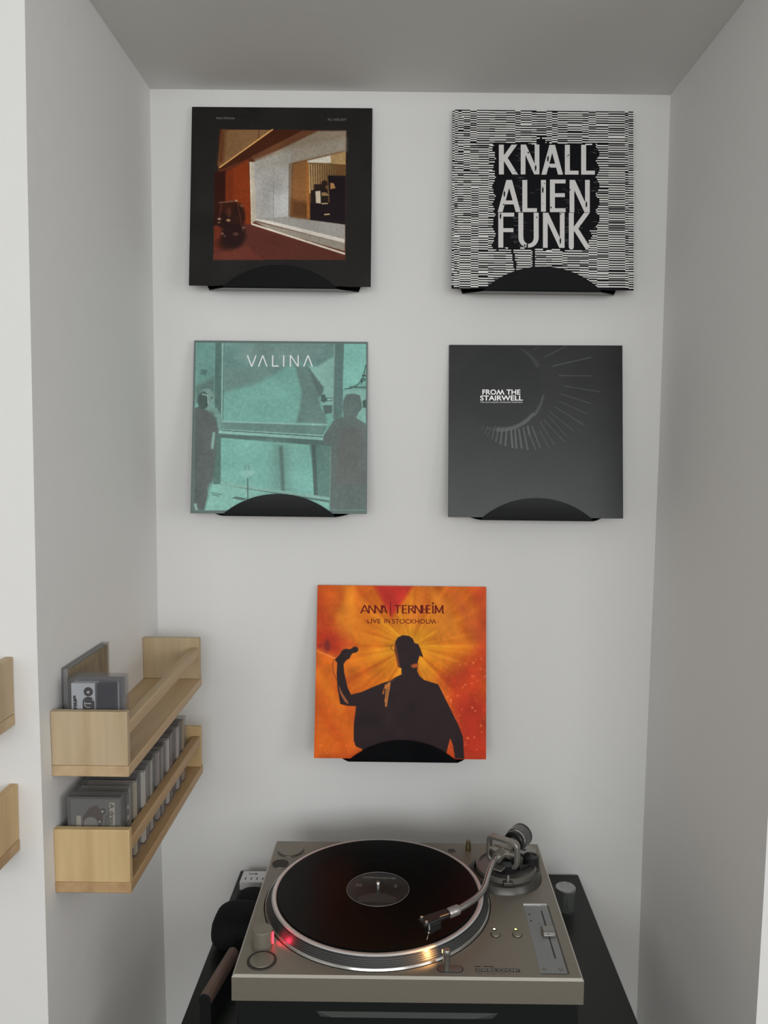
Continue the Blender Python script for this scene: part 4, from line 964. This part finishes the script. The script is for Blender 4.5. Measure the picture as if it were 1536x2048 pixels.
m = MB(); m.tube([(.030, 0, -.0175), (.034, 0, -.0255)], [.0008, .0004], 8); m.xform(hsM); m.build('stylus', CHROME, hsh)
for q in (-.0062, .0062):
    m = MB(); m.lathe([(.0024, .0035), (.0024, .0052), (.0014, .0062), (0, .0063)], (.0385, q, 0), 18); m.xform(hsM); m.build('headshell_screw', CHROME, hsh)
m = MB(); m.tube([(.036, -.0090, .001), (.041, -.0165, .000), (.0445, -.0235, .003), (.0460, -.0275, .006)], [.0013, .0012, .0011, .0010], 10); m.xform(hsM)
m = MB(); m.tube([(.036, .0090, .001), (.040, .0165, -.001), (.0445, .0230, .001), (.0470, .0265, .004)], [.0013, .0012, .0011, .0010], 10); m.xform(hsM); m.build('finger_lift', CHROME, hsh)
m = MB(); m.tube([(.002, .0050, .0032), (.016, .0055, .0042), (.018, .0050, .0010)], .0008, 8); m.xform(hsM); m.build('cartridge_wire', mat('copper_wire', (.5, .26, .12), .35, metal=.8), hsh)
# counterweight
cs_ = piv+ad*.020
MB().tube([cs_, cs_+ad*.018], .0088, 28).build('rear_stub', GM, T, 0, 40)
w0 = cs_+ad*.0145
cwt = MB().lathe([(.0095, 0), (.0150, .0005), (.0163, .0015), (.0163, .0085), (.0150, .0090)], tuple(w0), 56, axis=tuple(ad)).build('weight_dial', BLACK, T, 0, 30)
MB().lathe([(.0160, .0088), (.0168, .0092), (.0168, .0112), (.0160, .0116)], tuple(w0), 56, axis=tuple(ad)).build('chrome_ring', CHROME, T)
MB().lathe([(.0160, .0114), (.0178, .0118), (.0178, .0290), (.0172, .0295)], tuple(w0), 56, axis=tuple(ad)).build('counterweight', mat('counterweight_grey', (.17, .165, .16), .35, metal=.7), T, 0, 30)
MB().lathe([(.0176, .0290), (.0182, .0295), (.0180, .0330), (.0160, .0340), (0, .0340)], tuple(w0), 56, axis=tuple(ad)).build('weight_end_cap', BLACK, T, 0, 30)

# ================================================================ RECORD ON THE PLATTER
zr = PZ+.0151
R_o = thing('vinyl_record', 'black vinyl record lying on the turntable platter', 'record', (CX, CY, zr))
prof = [(.0037, 0), (.0037, .0012), (.0505, .0012)]
r_ = .0515; k = 0
while r_ < .1455:
    prof += [(r_, .00118+(k % 2)*.00007)]; r_ += .00075+(.0012 if k % 41 == 40 else 0); k += 1
prof += [(.1475, .0014), (.1495, .0012), (.1500, .0008), (.1493, 0), (.0037, 0)]
MB().lathe(prof, (CX, CY, zr), 144).build('disc', DISC, R_o, 0, 60)
lb = MB().lathe([(.0037, .0013), (.0460, .0013), (.0462, .0012)], (CX, CY, zr), 72).build('centre_label', mat('black_label', (.009, .009, .0085), .45), R_o)
MB().lathe([(.0462, .00122), (.0464, .00165), (.0469, .00165), (.0471, .00122)], (CX, CY, zr), 96).build('label_edge', mat('pressed_ridge', (.16, .16, .155), .3), R_o)
m = MB(); z_ = zr+.00136; LG = mat('label_silver_print', (.15, .147, .13), .5)
def lrect(x0, x1, y0, y1): m.add([(CX+x0, CY+y0, z_), (CX+x1, CY+y0, z_), (CX+x1, CY+y1, z_), (CX+x0, CY+y1, z_)], [(0, 1, 2, 3)])
rg2 = random.Random(4)
for k in range(42):
    x_ = -.0245+k*.00122; lrect(x_, x_+rg2.uniform(.0006, .0013), .0285-x_*.05-rg2.uniform(0, .0012), .0325-x_*.05+rg2.uniform(-.001, .0008))
for k in range(26): x_ = -.016+k*.0012; lrect(x_, x_+rg2.uniform(.0004, .0009), .0235, .0245)
for a in (-.0335, -.0305, -.0270): 
    for q in range(3): lrect(a, a+.0024, .006+q*.0024, .0076+q*.0024)
for q in range(4): lrect(.024+q*.0003, .029-q*.0004, .004+q*.0024, .0054+q*.0024)
for q in range(9): wq = .012+.004*min(q, 4); lrect(-wq, wq, -.0135-q*.0027, -.0130-q*.0027)
m.build('label_print', LG, lb)

# ================================================================ SMALL THINGS
single('record_adapter', MB().lathe([(0, .0002), (.0214, .0002), (.0216, .0022), (.0208, .0030), (0, .0031)], (-.1935, -.1785, PZ), 56), SILVER,
       'flat round silver record adapter in the back left corner of the turntable', 'adapter', (-.1935, -.1785, PZ))
# acrylic pot right of the turntable
jx, jy = .2805, -.1240
T = thing('acrylic_pot', 'small clear cylinder pot with silver lid standing right of the turntable', 'pot', (jx, jy, TZ))
MB().lathe([(0, 0), (.0165, 0), (.0172, .001), (.0172, .0385), (.0160, .0385), (.0160, .004), (0, .004)], (jx, jy, TZ), 48).build('clear_body', GLASS, T, 0, 40)
MB().lathe([(0, .0385), (.0172, .0385), (.0174, .0392), (.0174, .0425), (.0166, .0435), (0, .0435)], (jx, jy, TZ), 48).build('silver_lid', mat('brushed_lid', (.36, .37, .37), .3, metal=.8, noise=((200, 20, 20), .2)), T, 0, 30)
MB().lathe([(0, .006), (.0075, .006), (.0080, .008), (.0080, .034), (0, .036)], (jx-.002, jy, TZ), 28).build('inner_tube', SILVER2, T, 0, 30)
# white power block
bx0, bx1, by0, by1 = -.3020, -.2420, -.0720, -.0330
T = thing('power_block', 'white plastic power block with small slots on the table behind the turntable', 'power adapter', ((bx0+bx1)/2, (by0+by1)/2, TZ))
MB().box(bx0, bx1, by0, by1, TZ, TZ+.0155).build('housing', WHITEP, T, .0012)
m = MB()
for k in range(4): x_ = bx0+.0075+k*.0105; m.box(x_, x_+.0030, by0+.008, by0+.0155, TZ+.0155, TZ+.0157)
m.build('slot', mat('slot_grey', (.22, .22, .23), .6), T)
MB().box(bx0+.0115, bx0+.0280, by0+.0255, by0+.0305, TZ+.0155, TZ+.0158).build('rating_label', mat('label_grey', (.40, .40, .40), .6), T)
MB().box(bx0+.0240, bx0+.0270, by0+.0262, by0+.0298, TZ+.0158, TZ+.0161).build('switch', PRINTD, T)
# soft black pouch: superellipsoid lumps
def lump(m, c_, r, e=.55, n=20, k=28, fn=None):
    vs = []; sg = lambda a, p: math.copysign(abs(a)**p, a)
    for i in range(n+1):
        ph = -PI/2+PI*i/n
        for j in range(k):
            t_ = 2*PI*j/k; p = V(sg(math.cos(ph), e)*sg(math.cos(t_), e), sg(math.cos(ph), e)*sg(math.sin(t_), e), sg(math.sin(ph), e))
            q = 1+.035*math.sin(3*p.x+2)+.03*math.sin(4*p.y*p.z+1.3); p = V(p.x*r[0]*q, p.y*r[1]*q, p.z*r[2]); vs.append(Vector(c_)+(fn(p) if fn else p))
    m.add(vs, [(i*k+j, i*k+(j+1) % k, (i+1)*k+(j+1) % k, (i+1)*k+j) for i in range(n) for j in range(k)], 0, True)
T = thing('black_pouch', 'soft black pouch lying left of the turntable on the table edge', 'pouch', (-.275, -.24, TZ))
m = MB(); lump(m, (-.2705, -.2200, TZ+.0275), (.0415, .0460, .0270), .6, fn=lambda p: V(p.x-(.06*max(-p.y, 0)), p.y, p.z*(1-.15*max(p.y, 0)/.05))); m.build('pouch_body', CLOTH, T)
m = MB(); lump(m, (-.2640, -.1480, TZ+.0190), (.0300, .0380, .0180), .7); m.build('folded_flap', CLOTH, T)
# record brush
T = thing('record_brush', 'walnut-backed record brush with black pad left of the turntable front', 'brush', (-.272, -.365, TZ))
a0_, a1_ = V(-.2785, -.4180, 0), V(-.2615, -.3130, 0); dd = (a1_-a0_).normalized(); ang = math.atan2(dd.y, dd.x); L_ = (a1_-a0_).length
Mb = Matrix.Translation((a0_.x, a0_.y, TZ)) @ Matrix.Rotation(ang, 4, 'Z')
m = MB(); m.box(0, L_, -.0085, .0085, 0, .0335); m.xform(Mb); m.build('velvet_pad', CLOTH, T, .002)
prof = [(-.0085, .0335)]+[(.0085*math.cos(PI-PI*k/12), .0405+.0085*math.sin(PI*k/12)) for k in range(13)]+[(.0085, .0335)]
m = MB(); m.prism(prof, .0006, L_, axis='x'); m.xform(Mb); m.build('wooden_back', BROWN, T, .0006)
m = MB(); m.prism(prof, -.0012, .0006, axis='x'); m.xform(Mb); m.build('end_cap', BLACK, T, .0003)
print('objects', len(bpy.data.objects), 'tris', sum(len(o.data.polygons)*2 for o in bpy.data.objects if o.type == 'MESH'))
